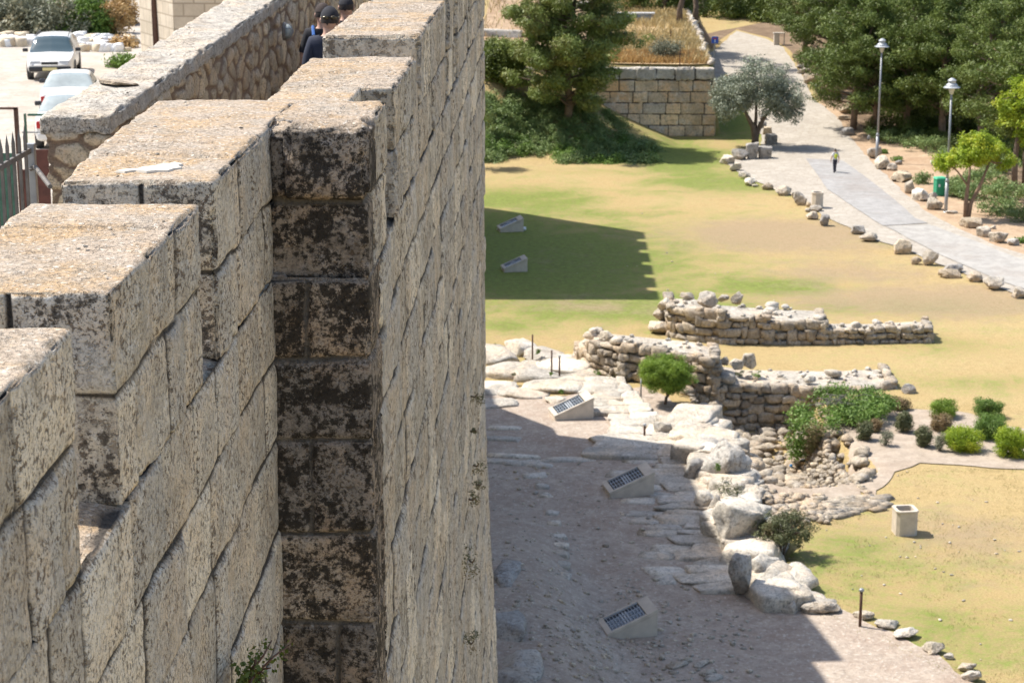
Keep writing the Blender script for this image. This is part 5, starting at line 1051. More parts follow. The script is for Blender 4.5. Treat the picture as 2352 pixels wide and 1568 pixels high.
# weeds rooted in the city wall face
for i, (px, py, s) in enumerate(((1085, 910, .14), (1090, 1068, .16), (1096, 1112, .10), (1080, 1146, .12), (1080, 1285, .26), (1077, 1472, .18), (1083, 990, .05))):
    x, y, z = PX(px, py, XT + .02 + (0.05 if py > 1100 else 0)); t_ = empty('wall_weed', (x + .03, y, z), 'small weed rooted in the long wall face, %s' % ('topmost', 'third from the top', 'fourth from the top', 'fifth from the top', 'the largest', 'lowest', 'tiny second from the top')[i], 'weed', 'weeds on the wall face')
    obj('foliage', leaf_mesh(blob_pts(7, (s, s * 2.2, s), 930 + i), s * .35, 34, .022 + s * .05, 930 + i, asp=.3), L_dull, t_)
    mb = MB(); mb.tube([(-.04, 0, 0), (0, -s * .6, s * .1), (.03, -s * 1.2, s * .5)], [.012, .009, .005], 5); obj('stem', mb.mesh('stem'), M_bark, t_)
x, y, z = PX(545, 1568, XF + .05); t_ = empty('wall_plant', (x, y, z), 'leafy caper like plant growing from the wall at the bottom of the photo', 'plant'); mb = MB(); C = []
for k in range(15):
    a = R.uniform(-1.5, 1.5); L = R.uniform(.12, .34); e = Vector((.05 + R.random() * .12, -math.sin(a) * L * 1.6, math.cos(a) * L * .8 - .06)); mb.tube([(-.05, 0, -.1), e * .5 + Vector((.04, 0, .03)), e], [.006, .005, .003], 5)
    for j in range(9): C.append(tuple(e * (.35 + .08 * j) + Vector((R.gauss(0, .015), R.gauss(0, .03), R.gauss(0, .02)))))
obj('foliage', leaf_mesh(C, .02, 4, .024, 940, asp=.75), L_pine, t_); obj('stems', mb.mesh('stems'), M_rust, t_)

# inside the wall: scrub belt, bright shrub, dry weeds, rubble and rubbish
def GI(px, py, z=None):
    d = ray(px, py); t = np.arange(30, 400, .5); h = HI(d[0] * t, d[1] * t); zz = CZ + d[2] * t; i = int(np.argmax(zz < h)); return d[0] * t[i], d[1] * t[i], float(h[i])
SG = [leaf_mesh(blob_pts(60, (5, 4, 4.6), 960 + k, .4, True), .6, 90, .24, 960 + k, asp=.35) for k in range(2)]
for i, (px, py) in enumerate(((20, 84), (60, 80), (105, 82), (10, 60), (50, 52), (95, 50), (140, 60), (20, 28), (70, 22), (120, 20), (165, 28), (-30, 80), (-30, 40), (190, 50))):
    p = GI(px, py); s = empty('scrub_bush', p, 'grey green scrub bush in the belt behind the parked cars', 'shrub', 'scrub behind the cars', i * 1.1); s.scale = (R.uniform(.7, 1),) * 3; obj('foliage', SG[i % 2], L_grey, s)
def ibush(px, py, w, h, lm, lab, seed, **k):
    p = GI(px, py); t_ = empty('shrub', p, lab, 'shrub'); sc = p[1] * 1.03 / F; w *= sc; h *= sc
    obj('foliage', leaf_mesh(blob_pts(int(k.get('n', 50)), (w, w * .8, h * 2), seed, .4, True), .42, 70, .2, seed, asp=.3), lm, t_); mb = MB()
    for j in range(5): mb.tube([(R.gauss(0, .1), R.gauss(0, .1), 0), (R.gauss(0, .5), R.gauss(0, .3), h * .6)], [.04, .015], 5)
    obj('stems', mb.mesh('stems'), M_bark, t_)
ibush(190, 84, 130, 96, L_green, 'bright green shrub behind the parked estate car', 980, n=75); ibush(222, 80, 60, 40, L_pine, 'dark undergrowth right of the bright green shrub', 981)
ibush(262, 78, 60, 80, L_rust, 'orange dry weeds beside the bastion', 982); ibush(285, 60, 50, 70, L_rust, 'tall orange dry weeds touching the bastion', 983); ibush(283, 158, 44, 22, L_green, 'low green weeds at the edge of the yard by the parapet', 984, n=24); ibush(285, 112, 40, 18, L_rust, 'low orange weeds below the bastion', 985, n=20)
M_bag = plain('white_plastic', (0.80, 0.80, 0.79), .5, var=.12); M_card = plain('cardboard', (0.62, 0.52, 0.38), .9, var=.2)
dump = Rocks(); dump2 = Rocks()
for i in range(90):
    if i < 34: px, py = R.uniform(0, 75), R.uniform(92, 108)
    else: px, py = R.uniform(168, 300), R.uniform(92, 124)
    p = GI(px, py); s = R.uniform(.15, .5); (dump if i % 3 else dump2).add((p[0], p[1], p[2] + s * .3), (s * 1.4, s, s), 5000 + i, R.random() * 3, sub=2, boxy=.9)
tag(obj('rubbish', dump.mesh(), M_bag), 'heap of white rubbish and broken plaster behind the cars', kind='stuff'); tag(obj('broken_stones', dump2.mesh(), M_card), 'tan broken stones and boards among the rubbish', kind='stuff')
M_green_p = plain('green_plastic', (0.02, 0.42, 0.16), .45, var=.15); M_blue_p = plain('blue_plastic', (0.05, 0.25, 0.55), .45, var=.15)
def bag(px, py, w, h, mat, label, seed, inner=False, z=None):
    p = GI(px, py) if inner else (GT(px, py) if z is None else G(px, py, z)); sc = p[1] * 1.03 / F; o = obj('rubbish_bag', rock_mesh((w * sc, w * sc * .7, h * sc), seed, 3, boxy=.1, rough=.35), mat, loc=(p[0], p[1], p[2] + h * sc * .4)); tag(o, label, 'bag')
bag(161, 108, 22, 20, M_green_p, 'bright green plastic bag by the rubbish behind the estate car', 11, True); bag(30, 104, 30, 26, M_bag, 'large white bag left of the estate car', 12, True)
bag(1996, 320, 10, 12, M_bag, 'white plastic bag on the soil left of the nearer lamp post', 13); bag(2143, 381, 14, 14, M_bag, 'bluish white plastic bag under the lime green tree', 14); bag(1878, 200, 14, 7, M_bag, 'white scrap beside the big orange boulder', 15)
bag(1854, 1078, 14, 12, M_bag, 'white plastic bag in the rubble pit', 16, z=-1.4); bag(1846, 1062, 20, 10, M_slate, 'black plastic bag in the upper right of the rubble pit', 17, z=-1.4); bag(1870, 1085, 18, 10, M_slate, 'black plastic bag below the white one in the pit', 18, z=-1.4); bag(1816, 1072, 10, 8, M_blue_p, 'blue plastic scrap in the rubble pit', 19, z=-1.4); bag(1760, 1035, 60, 20, M_ruin, 'large flat boulder lying in the rubble pit', 20, z=-1.5)

# ------------------------------------------------------------------ floodlight housings of stone with grilles
M_grille = plain('pale_grille_paint', (.42, .45, .48), .5, var=.1)
M_glassd = plain('dark_lamp_glass', (0.03, 0.045, 0.07), .15, var=.2)
def flood(px, pyb, wpx, label, rz, z=None):
    p = GT(px, pyb) if z is None else G(px, pyb, z); sc = p[1] * 1.03 / F; L = wpx * sc; e = empty('floodlight_housing', (p[0], p[1] + .35, p[2] + .04), label, 'floodlight', 'floodlight housings along the wall', rz)
    w = L * .72; h0, h1 = L * .06, L * .48; mb = MB()
    # wedge: low end towards the wall (-x), high end away from it
    A = [(-L / 2, -w / 2, -.2), (L / 2, -w / 2, -.2), (L / 2, w / 2, -.2), (-L / 2, w / 2, -.2), (-L / 2, -w / 2, h0), (L / 2, -w / 2, h1), (L / 2, w / 2, h1), (-L / 2, w / 2, h0)]
    mb.add(A, [(0, 3, 2, 1), (4, 5, 6, 7), (0, 1, 5, 4), (1, 2, 6, 5), (2, 3, 7, 6), (3, 0, 4, 7)]); obj('base', mb.mesh('base', bevel=.02), M_conc, e)
    sl_ = math.atan2(h1 - h0, L); T = Matrix.Translation((0, 0, (h0 + h1) / 2)) @ Matrix.Rotation(-sl_, 4, 'Y'); Ls = L / math.cos(sl_)
    f = MB(); o_ = .012
    f.box((-Ls / 2, -w / 2 - .03, o_), (-Ls / 2 + Ls * .11, w / 2 + .03, .10), M=T); f.box((Ls / 2 - Ls * .2, -w / 2 - .03, o_), (Ls / 2 + .03, w / 2 + .03, .10), M=T)
    f.box((-Ls * .388, -w / 2 - .03, o_), (Ls * .298, -w / 2 + .05, .10), M=T); f.box((-Ls * .388, w / 2 - .04, o_), (Ls * .298, w / 2 + .03, .10), M=T); obj('frame', f.mesh('frame', bevel=.012), M_conc, e)
    g_ = MB(); g_.box((-Ls * .385, -w / 2 + .055, .004), (Ls * .295, w / 2 - .045, .03), M=T); obj('glass', g_.mesh('glass'), M_glassd, e)
    b = MB(); x0, x1 = -Ls * .38, Ls * .29; y0, y1 = -w / 2 + .055, w / 2 - .045
    for k in range(11): x = x0 + (x1 - x0) * (k + .5) / 11; b.box((x - .008 * L / 1.6, y0, .065), (x + .008 * L / 1.6, y1, .08), M=T)
    for k in (0.04, .32, .64, .96): y = y0 + (y1 - y0) * k; b.box((x0, y - .008, .081), (x1, y + .008, .092), M=T)
    for k in (4.6, 5.5, 6.4): x = x0 + (x1 - x0) * k / 11; b.box((x - .02, y0 + (y1 - y0) * .15, .05), (x + .03, y1 - (y1 - y0) * .15, .064), M=T)
    obj('grille', b.mesh('grille'), M_grille, e)
flood(1444, 1138, 106, 'floodlight housing in shade beside the slabs, with no loose stones round it', .2)
flood(1443, 1462, 122, 'nearest floodlight housing, in shade among loose stones at the bottom', .24)
flood(1312, 962, 92, 'sunlit floodlight housing standing at the corner of the slab paving', .22)
flood(1181, 624, 54, 'nearer of the two floodlight housings in the wall shadow on the lawn', .2)
flood(1172, 532, 54, 'farther of the two floodlight housings in the shadow on the lawn, with white bags', .2)
bag(1148, 528, 18, 10, M_bag, 'white bag at the left of the farther lawn floodlight', 31); bag(1202, 530, 18, 10, M_bag, 'white bag at the right of the farther lawn floodlight', 32)

# ------------------------------------------------------------------ posts, bins, signs, lamps
def post(px, pyt, pyb, r, mat, label, z=None, cap=True, tilt=0.0, name='iron_post'):
    p = GT(px, pyb) if z is None else G(px, pyb, z); h = (pyb - pyt) * p[1] * 1.06 / F; e = empty(name, p, label, 'post'); mb = MB(); mb.tube([(0, 0, -.2), (tilt * .5, 0, h * .5), (tilt, 0, h)], r, 10); obj('shaft', mb.mesh('shaft', smooth=True), mat, e)
    if cap: mb = MB(); mb.lathe([(r * 1.1, 0), (r * 1.7, .02), (r * 1.7, .06), (r, .09), (.001, .1)], 12, c=(tilt, 0, h)); obj('cap', mb.mesh('cap', smooth=True), M_grey_metal, e)
post(1975, 1352, 1440, .045, M_rust, 'tall rusty iron post with a small grey cap at the lawn border')
post(1480, 977, 1010, .04, M_rust, 'short dark post standing on the slab paving'); post(1472, 868, 912, .035, M_grey_metal, 'thin grey post left of the clipped green tree', cap=False)
post(1223, 768, 815, .035, M_rust, 'leftmost and tallest rusty post on the white bedrock', cap=False, z=.3); post(1267, 804, 850, .035, M_rust, 'middle rusty post on the white bedrock', cap=False, z=.3); post(1285, 820, 855, .035, M_rust, 'rusty post with a pale top, rightmost on the white bedrock', z=.3)
post(1958, 205, 238, .07, M_slate, 'dark post under the front pines by the road', cap=False)
for i, (px, a, b) in enumerate(((1469, 95, 122), (1540, 80, 100), (1561, 118, 150))): 
    p = GT(px, b); e = empty('fence_stake', p, ('rusty stake in the left part of the dry grass', 'rusty stake at the back right of the dry grass', 'rusty stake beside the grey dry bush')[i], 'stake'); mb = MB(); mb.tube([(0, 0, -.2), (0.02, 0, 1.15)], .04, 8); obj('shaft', mb.mesh('shaft'), M_rust, e)
# square concrete bin
p = GT(2081, 1232); e = empty('stone_bin', (p[0], p[1] + .38, p[2]), 'square concrete litter bin with cut corners, alone on the lawn', 'bin', None, .12)
def octa(a, c): return [(-a + c, -a), (a - c, -a), (a, -a + c), (a, a - c), (a - c, a), (-a + c, a), (-a, a - c), (-a, -a + c)]
def hollow(a, c, h, wall, rim, mb):
    o1, o2, o3, o4 = octa(a, c), octa(a + rim, c), octa(a - wall, c * .6), octa(a - wall, c * .6); n = 8
    v = [(x, y, -.1) for x, y in o1] + [(x, y, h - .07) for x, y in o1] + [(x, y, h - .06) for x, y in o2] + [(x, y, h) for x, y in o2] + [(x, y, h) for x, y in o3] + [(x, y, h * .35) for x, y in o4]
    f = []; 
    for k in range(5):
        for i in range(n): f.append((k * n + i, k * n + (i + 1) % n, (k + 1) * n + (i + 1) % n, (k + 1) * n + i))
    f += [tuple(5 * n + i for i in range(n))]; mb.add(v, f)
mb = MB(); hollow(.35, .10, .84, .09, .02, mb); obj('bin_body', mb.mesh('bin_body', bevel=.01), M_conc, e); mb = MB(); mb.box((-.22, -.22, .28), (.22, .22, .5)); obj('litter', mb.mesh('litter', bevel=.05), M_slate, e)
p = GT(1878, 480); e = empty('stone_bin', (p[0], p[1] + .3, p[2]), 'small eight sided concrete litter bin among the boulders by the road', 'bin'); mb = MB(); hollow(.34, .2, 1.0, .08, .02, mb); obj('bin_body', mb.mesh('bin_body'), M_conc, e); mb = MB(); mb.box((-.2, -.2, .3), (.2, .2, .7)); obj('litter', mb.mesh('litter', bevel=.05), M_slate, e)
# pale pillar kiosk at the road head
p = GT(1787, 104); e = empty('pillar', p, 'pale square stone pillar with a frame at the far end of the road', 'pillar'); mb = MB(); mb.box((-.42, -.3, -.2), (.1, .3, 1.1)); obj('block', mb.mesh('block', bevel=.03), M_conc, e); mb = MB(); mb.box((-.5, -.34, 1.1), (.62, .34, 1.2)); mb.box((.54, -.05, -.2), (.62, .05, 1.1)); obj('frame', mb.mesh('frame'), M_pale, e)
# white bench board on the terrace
p = GT(1452, 52); e = empty('bench', (p[0], p[1], p[2]), 'long low white and blue bench at the back of the dry grass terrace', 'bench'); M_lb = plain('pale_blue_paint', (.42, .52, .68), .6, var=.1)
mb = MB(); mb.box((-2.0, -.35, .75), (2.0, .35, .88)); obj('seat', mb.mesh('seat', bevel=.02), M_white, e); mb = MB(); mb.box((-1.9, -.05, 0), (1.9, .05, .75)); obj('panel', mb.mesh('panel'), M_lb, e)
for s_ in (-1.8, 1.8): mb = MB(); mb.box((s_ - .08, -.28, -.1), (s_ + .08, .28, .748)); obj('leg', mb.mesh('leg'), M_conc, e)
# dead-end road sign
M_sblue = plain('sign_blue', (.02, .11, .50), .4, var=.03); M_sred = plain('sign_red', (.60, .03, .03), .4, var=.03); M_swhite = plain('sign_white', (.8, .8, .8), .4, var=.03)
yy = 165.0; tx, _, tz = PY(1642, 92, yy); zg = Hs(tx, yy); e = empty('road_sign', (tx, yy, zg), 'blue square dead end road sign on a tall grey pole', 'sign')
mb = MB(); mb.tube([(0, 0, -.1), (0, 0, tz - zg + .3)], .045, 10); obj('pole', mb.mesh('pole'), M_grey_metal, e); sz = 7.2 * yy * 1.04 / F
mb = MB(); mb.box((-sz, -.09, tz - zg - sz), (sz, -.06, tz - zg + sz)); pn = obj('panel', mb.mesh('panel'), M_sblue, e)
mb = MB(); mb.box((-sz * .16, -.098, tz - zg - sz * .75), (sz * .16, -.092, tz - zg + sz * .2)); obj('white_stem', mb.mesh('white_stem'), M_swhite, pn); mb = MB(); mb.box((-sz * .55, -.100, tz - zg + sz * .22), (sz * .55, -.092, tz - zg + sz * .55)); obj('red_bar', mb.mesh('red_bar'), M_sred, pn)
# green cabinet
M_cab = plain('green_cabinet_paint', (.03, .30, .16), .5, var=.1, scale=3); M_cab2 = plain('light_green_paint', (.08, .48, .26), .5, var=.1)
p = GT(2159, 452); e = empty('utility_cabinet', (p[0], p[1] + .3, p[2]), 'green metal utility cabinet beside the farther lamp post', 'cabinet', None, .25)
mb = MB(); mb.box((-.32, -.25, .02), (.32, .25, 1.12)); bd = obj('body', mb.mesh('body', bevel=.015), M_cab, e); mb = MB(); mb.box((-.29, -.268, .08), (-.005, -.254, 1.05)); obj('door', mb.mesh('door'), M_cab, e); mb = MB(); mb.box((.005, -.268, .08), (.29, -.254, 1.05)); obj('door', mb.mesh('door'), M_cab, e)
mb = MB(); mb.add([(-.36, -.3, 1.125), (.36, -.3, 1.125), (.36, .3, 1.125), (-.36, .3, 1.125), (-.3, -.24, 1.22), (.3, -.24, 1.22), (.3, .24, 1.22), (-.3, .24, 1.22)], [(0, 3, 2, 1), (4, 5, 6, 7), (0, 1, 5, 4), (1, 2, 6, 5), (2, 3, 7, 6), (3, 0, 4, 7)]); obj('roof', mb.mesh('roof'), M_cab2, e)
mb = MB(); mb.box((-.2, -.275, .62), (-.08, -.269, .8)); obj('notice', mb.mesh('notice'), M_swhite, e); mb = MB(); mb.box((-.34, -.27, -.2), (.34, .27, .018)); obj('plinth', mb.mesh('plinth'), M_conc, e)
# street lamps
M_shade = plain('lamp_shade_grey', (.42, .44, .45), .45, .3, var=.08); M_lens = plain('lamp_lens', (.55, .52, .42), .3, var=.05)
def lamp(px, pyb, pyt, label, lean):
    p = GT(px, pyb); h = (pyb - pyt) * p[1] * 1.055 / F; e = empty('street_lamp', p, label, 'street lamp', 'street lamps by the road')
    mb = MB(); mb.tube([(0, 0, -.2), (0, 0, 1.9)], .105, 14); mb.lathe([(.105, 1.9), (.13, 1.93), (.13, 2.0), (.08, 2.06), (.075, 2.1)], 14); mb.tube([(0, 0, 2.0), (0, 0, h - .95)], [.075, .055], 12); obj('pole', mb.mesh('pole', smooth=True), M_grey_metal, e)
    mb = MB(); mb.lathe([(.06, h - 1.0), (.11, h - .92), (.17, h - .72), (.20, h - .62), (.2, h - .60)], 18); obj('lens', mb.mesh('lens', smooth=True), M_lens, e)
    mb = MB(); mb.lathe([(.20, h - .62), (.50, h - .60), (.50, h - .57), (.36, h - .50), (.34, h - .42), (.30, h - .38), (.22, h - .33), (.22, h - .22), (.25, h - .2), (.25, h - .15), (.12, h - .05), (.001, h)], 22); obj('lamp_shade', mb.mesh('lamp_shade', smooth=False), M_shade, e)
    mb = MB(); mb.lathe([(.16, -.05), (.16, .05), (.11, .1)], 14); obj('foot', mb.mesh('foot'), M_grey_metal, e); e.rotation_euler = (0, lean, 0)
lamp(2013, 374, 104, 'farther, left street lamp with a round hat shade, before the dark pines', .004); lamp(2172, 489, 193, 'nearer, right street lamp with a round hat shade, beside the green cabinet', -.004)

# ------------------------------------------------------------------ fence, gate and wall lamp at the left
fx = -3.98
e = empty('iron_fence', (fx, 15.0, 13.2), 'grey iron fence with spear topped vertical bars at the left edge of the photo', 'fence')
zr = PX(40, 362, fx)[2]; y0_, y1_ = 12.2, PX(70, 345, fx)[1]
mb = MB(); mb.box((fx - .012, y0_, zr - .02), (fx + .012, y1_, zr + .02)); part('rail', mb.mesh('rail'), M_fence, e); mb = MB(); mb.box((fx - .012, y0_, zr - 1.6), (fx + .012, y1_, zr - 1.56)); part('rail', mb.mesh('rail'), M_fence, e)
n_ = 15
for k in range(n_):
    y = y1_ - .14 - k * .165; mb = MB(); w = .011
    mb.add([(fx - w, y - w, zr - 1.7), (fx + w, y - w, zr - 1.7), (fx + w, y + w, zr - 1.7), (fx - w, y + w, zr - 1.7), (fx - w, y - w, zr + .12), (fx + w, y - w, zr + .12), (fx + w, y + w, zr + .12), (fx - w, y + w, zr + .12), (fx, y, zr + .21)], [(0, 3, 2, 1), (0, 1, 5, 4), (1, 2, 6, 5), (2, 3, 7, 6), (3, 0, 4, 7), (4, 5, 8), (5, 6, 8), (6, 7, 8), (7, 4, 8)]); part('bar', mb.mesh('bar'), M_fence, e)
mb = MB(); mb.box((fx - .035, y1_ - .03, zr - 2.2), (fx + .035, y1_ + .03, zr + .05)); part('end_post', mb.mesh('end_post', bevel=.004), M_grey_metal, e)
mb = MB(); q = zr - .12; mb.tube([(fx, y1_ - .05, q - .02), (fx + .04, y1_ - .05, q), (-3.60, y1_ - .95, q)], .018, 6); part('bracket', mb.mesh('bracket'), M_fence, e)
yg = 38.0; e = empty('metal_gate', (PY(50, 300, yg)[0], yg, ZI), 'rusty metal yard gate with green and dark red sheet panels behind the iron fence', 'gate')
M_gg = plain('old_green_paint', (.05, .14, .09), .6, var=.4); M_gr = plain('old_dark_red_paint', (.13, .045, .03), .7, var=.45, scale=5)
def bxp(nm, x0, y0, x1, y1, mat, dy=0.0, th=.04):
    a = PY(x0, y0, yg + dy); b = PY(x1, y1, yg + dy); mb = MB(); mb.box((a[0], yg + dy, b[2]), (b[0], yg + dy + th, a[2])); return part(nm, mb.mesh(nm), mat, e)
bxp('frame_post', 39, 248, 47, 520, M_rust, -.02, .08); bxp('top_rail', -60, 247, 39, 252, M_rust, -.02, .06); bxp('frame_post', 54, 262, 63, 350, M_gg, .1, .08); bxp('top_rail', 63, 262, 104, 267, M_gg, .1, .06); bxp('cross_bar', 50, 303, 96, 306, M_grey_metal, .25, .03)
bxp('sheet_panel', -60, 352, 44, 520, M_gg, .3); bxp('sheet_panel', 70, 344, 120, 520, M_gr, .3); bxp('sheet_panel', 45, 390, 69, 520, M_gr, .32)
x, y, z = PX(650, 72, -2.93); e = empty('wall_lamp', (x, y, z), 'round caged bulkhead lamp fixed to the inner parapet', 'wall lamp'); e.scale = (.72,) * 3
mb = MB(); mb.lathe([(.001, 0), (.13, 0), (.14, .02), (.12, .05)], 18); o = obj('mount', mb.mesh('mount'), M_fence, e); o.rotation_euler = (0, math.pi / 2, 0)
mb = MB(); mb.lathe([(.11, .04), (.10, .09), (.06, .13), (.001, .145)], 18); o = obj('glass', mb.mesh('glass', smooth=True), plain('milky_glass', (.34, .37, .35), .2, var=.05), e); o.rotation_euler = (0, math.pi / 2, 0)
mb = MB()
for a in (0, 60, 120): a = math.radians(a); mb.tube([(math.cos(a) * .12, math.sin(a) * .12, .04), (math.cos(a) * .09, math.sin(a) * .09, .12), (0, 0, .155), (-math.cos(a) * .09, -math.sin(a) * .09, .12), (-math.cos(a) * .12, -math.sin(a) * .12, .04)], .006, 5)
o = obj('cage', mb.mesh('cage'), M_grey_metal, e); o.rotation_euler = (0, math.pi / 2, 0)

# ------------------------------------------------------------------ cars
def paint_mat():
    m, nt, bs = nodes('white_car_paint'); bs.inputs['Base Color'].default_value = (.72, .71, .68, 1); bs.inputs['Roughness'].default_value = .3; bs.inputs['Coat Weight'].default_value = .5
    t = NT(nt); t.l(t.mix(t.ramp(t.noise(t.coord(), 3, 5), [(.4, 0.), (.7, 1.)]), (.74, .73, .70), (.66, .64, .60)), bs.inputs['Base Color']); return m
M_paint = paint_mat(); m, nt, bs = nodes('car_glass'); bs.inputs['Base Color'].default_value = (.05, .085, .10, 1); bs.inputs['Roughness'].default_value = .06; bs.inputs['Specular IOR Level'].default_value = .8; M_cglass = m
M_cglass_l = plain('sunlit_rear_glass', (.36, .41, .41), .12, var=.25, scale=2, spec=.8); M_tail = plain('tail_lamp_red', (.45, .01, .015), .25, var=.1); M_head = plain('headlamp_glass', (.42, .45, .47), .15, var=.2, spec=.8); M_plate = plain('number_plate_yellow', (.70, .62, .30), .5, var=.05); M_trim = plain('dark_trim', (.03, .03, .033), .5, var=.1)  # rear glass is a paler copy, with the sunlight put into its colour
def catmull(P, m):
    P = np.asarray(P, float); out = []
    n = len(P)
    for i in range(n - 1):
        p0, p1, p2, p3 = P[max(i - 1, 0)], P[i], P[i + 1], P[min(i + 2, n - 1)]
        for k in range(m):
            t = k / m; out.append(.5 * ((2 * p1) + (-p0 + p2) * t + (2 * p0 - 5 * p1 + 4 * p2 - p3) * t * t + (-p0 + 3 * p1 - 3 * p2 + p3) * t ** 3))
    out.append(P[-1]); return np.array(out)
def make_car(kind, label, loc, rz):
    e = empty('parked_car', loc, label, 'car', 'white cars parked in the yard', rz)
    w = .86
    # stations from the tail (-y) to the nose (+y): y, half width, bottom, belt, top, half width of top, cabin
    if kind == 'estate': st = [(-2.12, .74, .42, .78, .92, .60), (-2.08, .82, .32, .90, 1.10, .64), (-1.95, w, .26, .93, 1.40, .60), (-1.2, w, .24, .93, 1.46, .60), (-.4, w, .24, .92, 1.47, .61), (.25, w, .24, .91, 1.44, .60), (.62, w, .24, .90, 1.20, .66), (1.0, w, .24, .88, .93, .70), (1.5, .85, .25, .82, .86, .68), (1.95, .80, .28, .70, .76, .62), (2.12, .70, .40, .60, .64, .55)]; rear = (1, 2.25); front = (5.15, 7)
    else: st = [(-2.32, .70, .42, .78, .84, .56), (-2.22, .80, .30, .88, .95, .62), (-1.7, w, .26, .92, .99, .68), (-1.32, w, .24, .92, 1.03, .70), (-.75, w, .24, .92, 1.36, .60), (-.1, w, .24, .92, 1.42, .60), (.35, w, .24, .91, 1.38, .60), (.8, w, .24, .90, 1.12, .66), (1.12, w, .24, .88, .93, .70), (1.6, .85, .25, .82, .86, .68), (2.1, .80, .28, .70, .76, .60), (2.26, .70, .40, .60, .64, .52)]; rear = (3, 4.3); front = (6.1, 8)
    rows = []
    for (y, hw, b, belt, top, tw) in st:
        cab = top - belt > .15
        rows.append([(0, b), (hw * .85, b), (hw, b + .14), (hw * 1.01, (b + belt) / 2 + .05), (hw * .965, belt), ((hw * .965 + tw) / 2 + .02, (belt + top) / 2 + (.0 if cab else .02)), (tw, top - (.05 if cab else .015)), (tw * .62, top - .005), (0, top + .012)])
    ys = catmull([[s[0]] for s in st], 6)[:, 0]; A = np.array(rows); A = catmull(A.reshape(len(st), -1), 6).reshape(-1, 9, 2); mp = 4
    B = np.array([catmull(r, mp) for r in A]); NS, NP = B.shape[:2]; V = []; idx = {}
    for i in range(NS):
        for j in range(NP): V.append((B[i, j, 0], ys[i], B[i, j, 1]))
        for j in range(1, NP - 1): V.append((-B[i, j, 0], ys[i], B[i, j, 1]))
    per = NP + NP - 2
    def vi(i, j): return i * per + (j if j < NP else NP + (2 * NP - 2 - j) - 1)
    Fc = []
    ring = 2 * NP - 2
    for i in range(NS - 1):
        for j in range(ring): Fc.append((vi(i, j), vi(i, (j + 1) % ring), vi(i + 1, (j + 1) % ring), vi(i + 1, j)))
    Fc.append(tuple(vi(0, j) for j in range(ring))[::-1]); Fc.append(tuple(vi(NS - 1, j) for j in range(ring)))
    me = bpy.data.meshes.new('body'); me.from_pydata(V, [], Fc); bm = bmesh.new(); bm.from_mesh(me); bmesh.ops.recalc_face_normals(bm, faces=bm.faces); bm.to_mesh(me); bm.free(); me.polygons.foreach_set('use_smooth', [True] * len(me.polygons)); me.update()
    body = obj('body', me, M_paint, e); nrm = [v.normal.copy() for v in me.vertices]
    def patch(nm, i0, i1, j0, j1, mat, off=.008, both=False):
        I0, I1, J0, J1 = int(i0 * 6), int(i1 * 6), int(j0 * mp), int(j1 * mp); jr = list(range(J0, J1 + 1)); 
        if both: jr = list(range(J0, NP)) + list(range(NP, ring - J0 + 1))
        vs = []; fs = []; 
        for i in range(I0, I1 + 1):
            for j in jr: k = vi(i, j % ring); vs.append(tuple(Vector(V[k]) + nrm[k] * off))
        n = len(jr); m_ = len(vs)
        for i in range(I0, I1 + 1):
            for j in jr: k = vi(i, j % ring); vs.append(tuple(Vector(V[k]) - nrm[k] * .004))
        for i in range(I1 - I0):
            for j in range(n - 1): fs.append((i * n + j, i * n + j + 1, (i + 1) * n + j + 1, (i + 1) * n + j))
        bd = [(i, i + 1) for i in range(n - 1)] + [((I1 - I0) * n + i, (I1 - I0) * n + i + 1) for i in range(n - 1)] + [(i * n, (i + 1) * n) for i in range(I1 - I0)] + [(i * n + n - 1, (i + 1) * n + n - 1) for i in range(I1 - I0)]
        fs += [(a, b, b + m_, a + m_) for a, b in bd]
        me = bpy.data.meshes.new(nm); me.from_pydata(vs, [], fs); bm = bmesh.new(); bm.from_mesh(me); bmesh.ops.recalc_face_normals(bm, faces=bm.faces); bm.to_mesh(me); bm.free(); me.update(); return obj(nm, me, mat, e)
    patch('windscreen', *front, 5.0, 8, M_cglass, both=True); patch('rear_window', *rear, 5.0, 8, M_cglass_l if kind == 'saloon' else M_cglass, both=True)
    a, b = (2.4, 5.1) if kind == 'estate' else (4.2, 6.1)
    for s_ in (0, 1):
        for c_, d_ in ((a, (a + b) / 2 - .08), ((a + b) / 2 + .08, b)):
            J = (4.25, 5.75); patch('side_window', c_, d_, *(J if s_ == 0 else ((ring / mp) - J[1], (ring / mp) - J[0])), M_cglass)
    for sx in (-1, 1):
        for wy in (-1.32, 1.34):
            mb = MB(); M_ = Matrix.Translation((sx * .78, wy, .31)) @ Matrix.Rotation(math.pi / 2, 4, 'Y'); prof = [(.19, -.1), (.29, -.1), (.31, -.07), (.31, .07), (.29, .1), (.19, .1)]; vs = []; 
            t_ = MB(); t_.lathe(prof, 20); t_.v = [tuple(M_ @ Vector(v)) for v in t_.v]; wh = obj('wheel', t_.mesh('wheel', smooth=True), M_black, e); t_ = MB(); t_.lathe([(.001, -.105), (.18, -.105), (.2, -.08), (.2, .08), (.18, .105), (.001, .105)], 16); t_.v = [tuple(M_ @ Vector(v)) for v in t_.v]; obj('rim', t_.mesh('rim'), M_grey_metal, wh)
            t_ = MB(); t_.lathe([(.001, -.112), (.36, -.112), (.36, .085), (.001, .085)], 20); t_.v = [tuple(M_ @ Vector(v)) for v in t_.v]; obj('wheel_arch', t_.mesh('wheel_arch'), M_trim, e)
        mb = MB(); mb.box((sx * .86 if sx > 0 else -1.06, .74, .93), (1.06 if sx > 0 else -.86, .86, 1.06)); obj('mirror', mb.mesh('mirror', bevel=.03), M_trim, e)
        yf = st[-1][0]; yr = st[0][0]
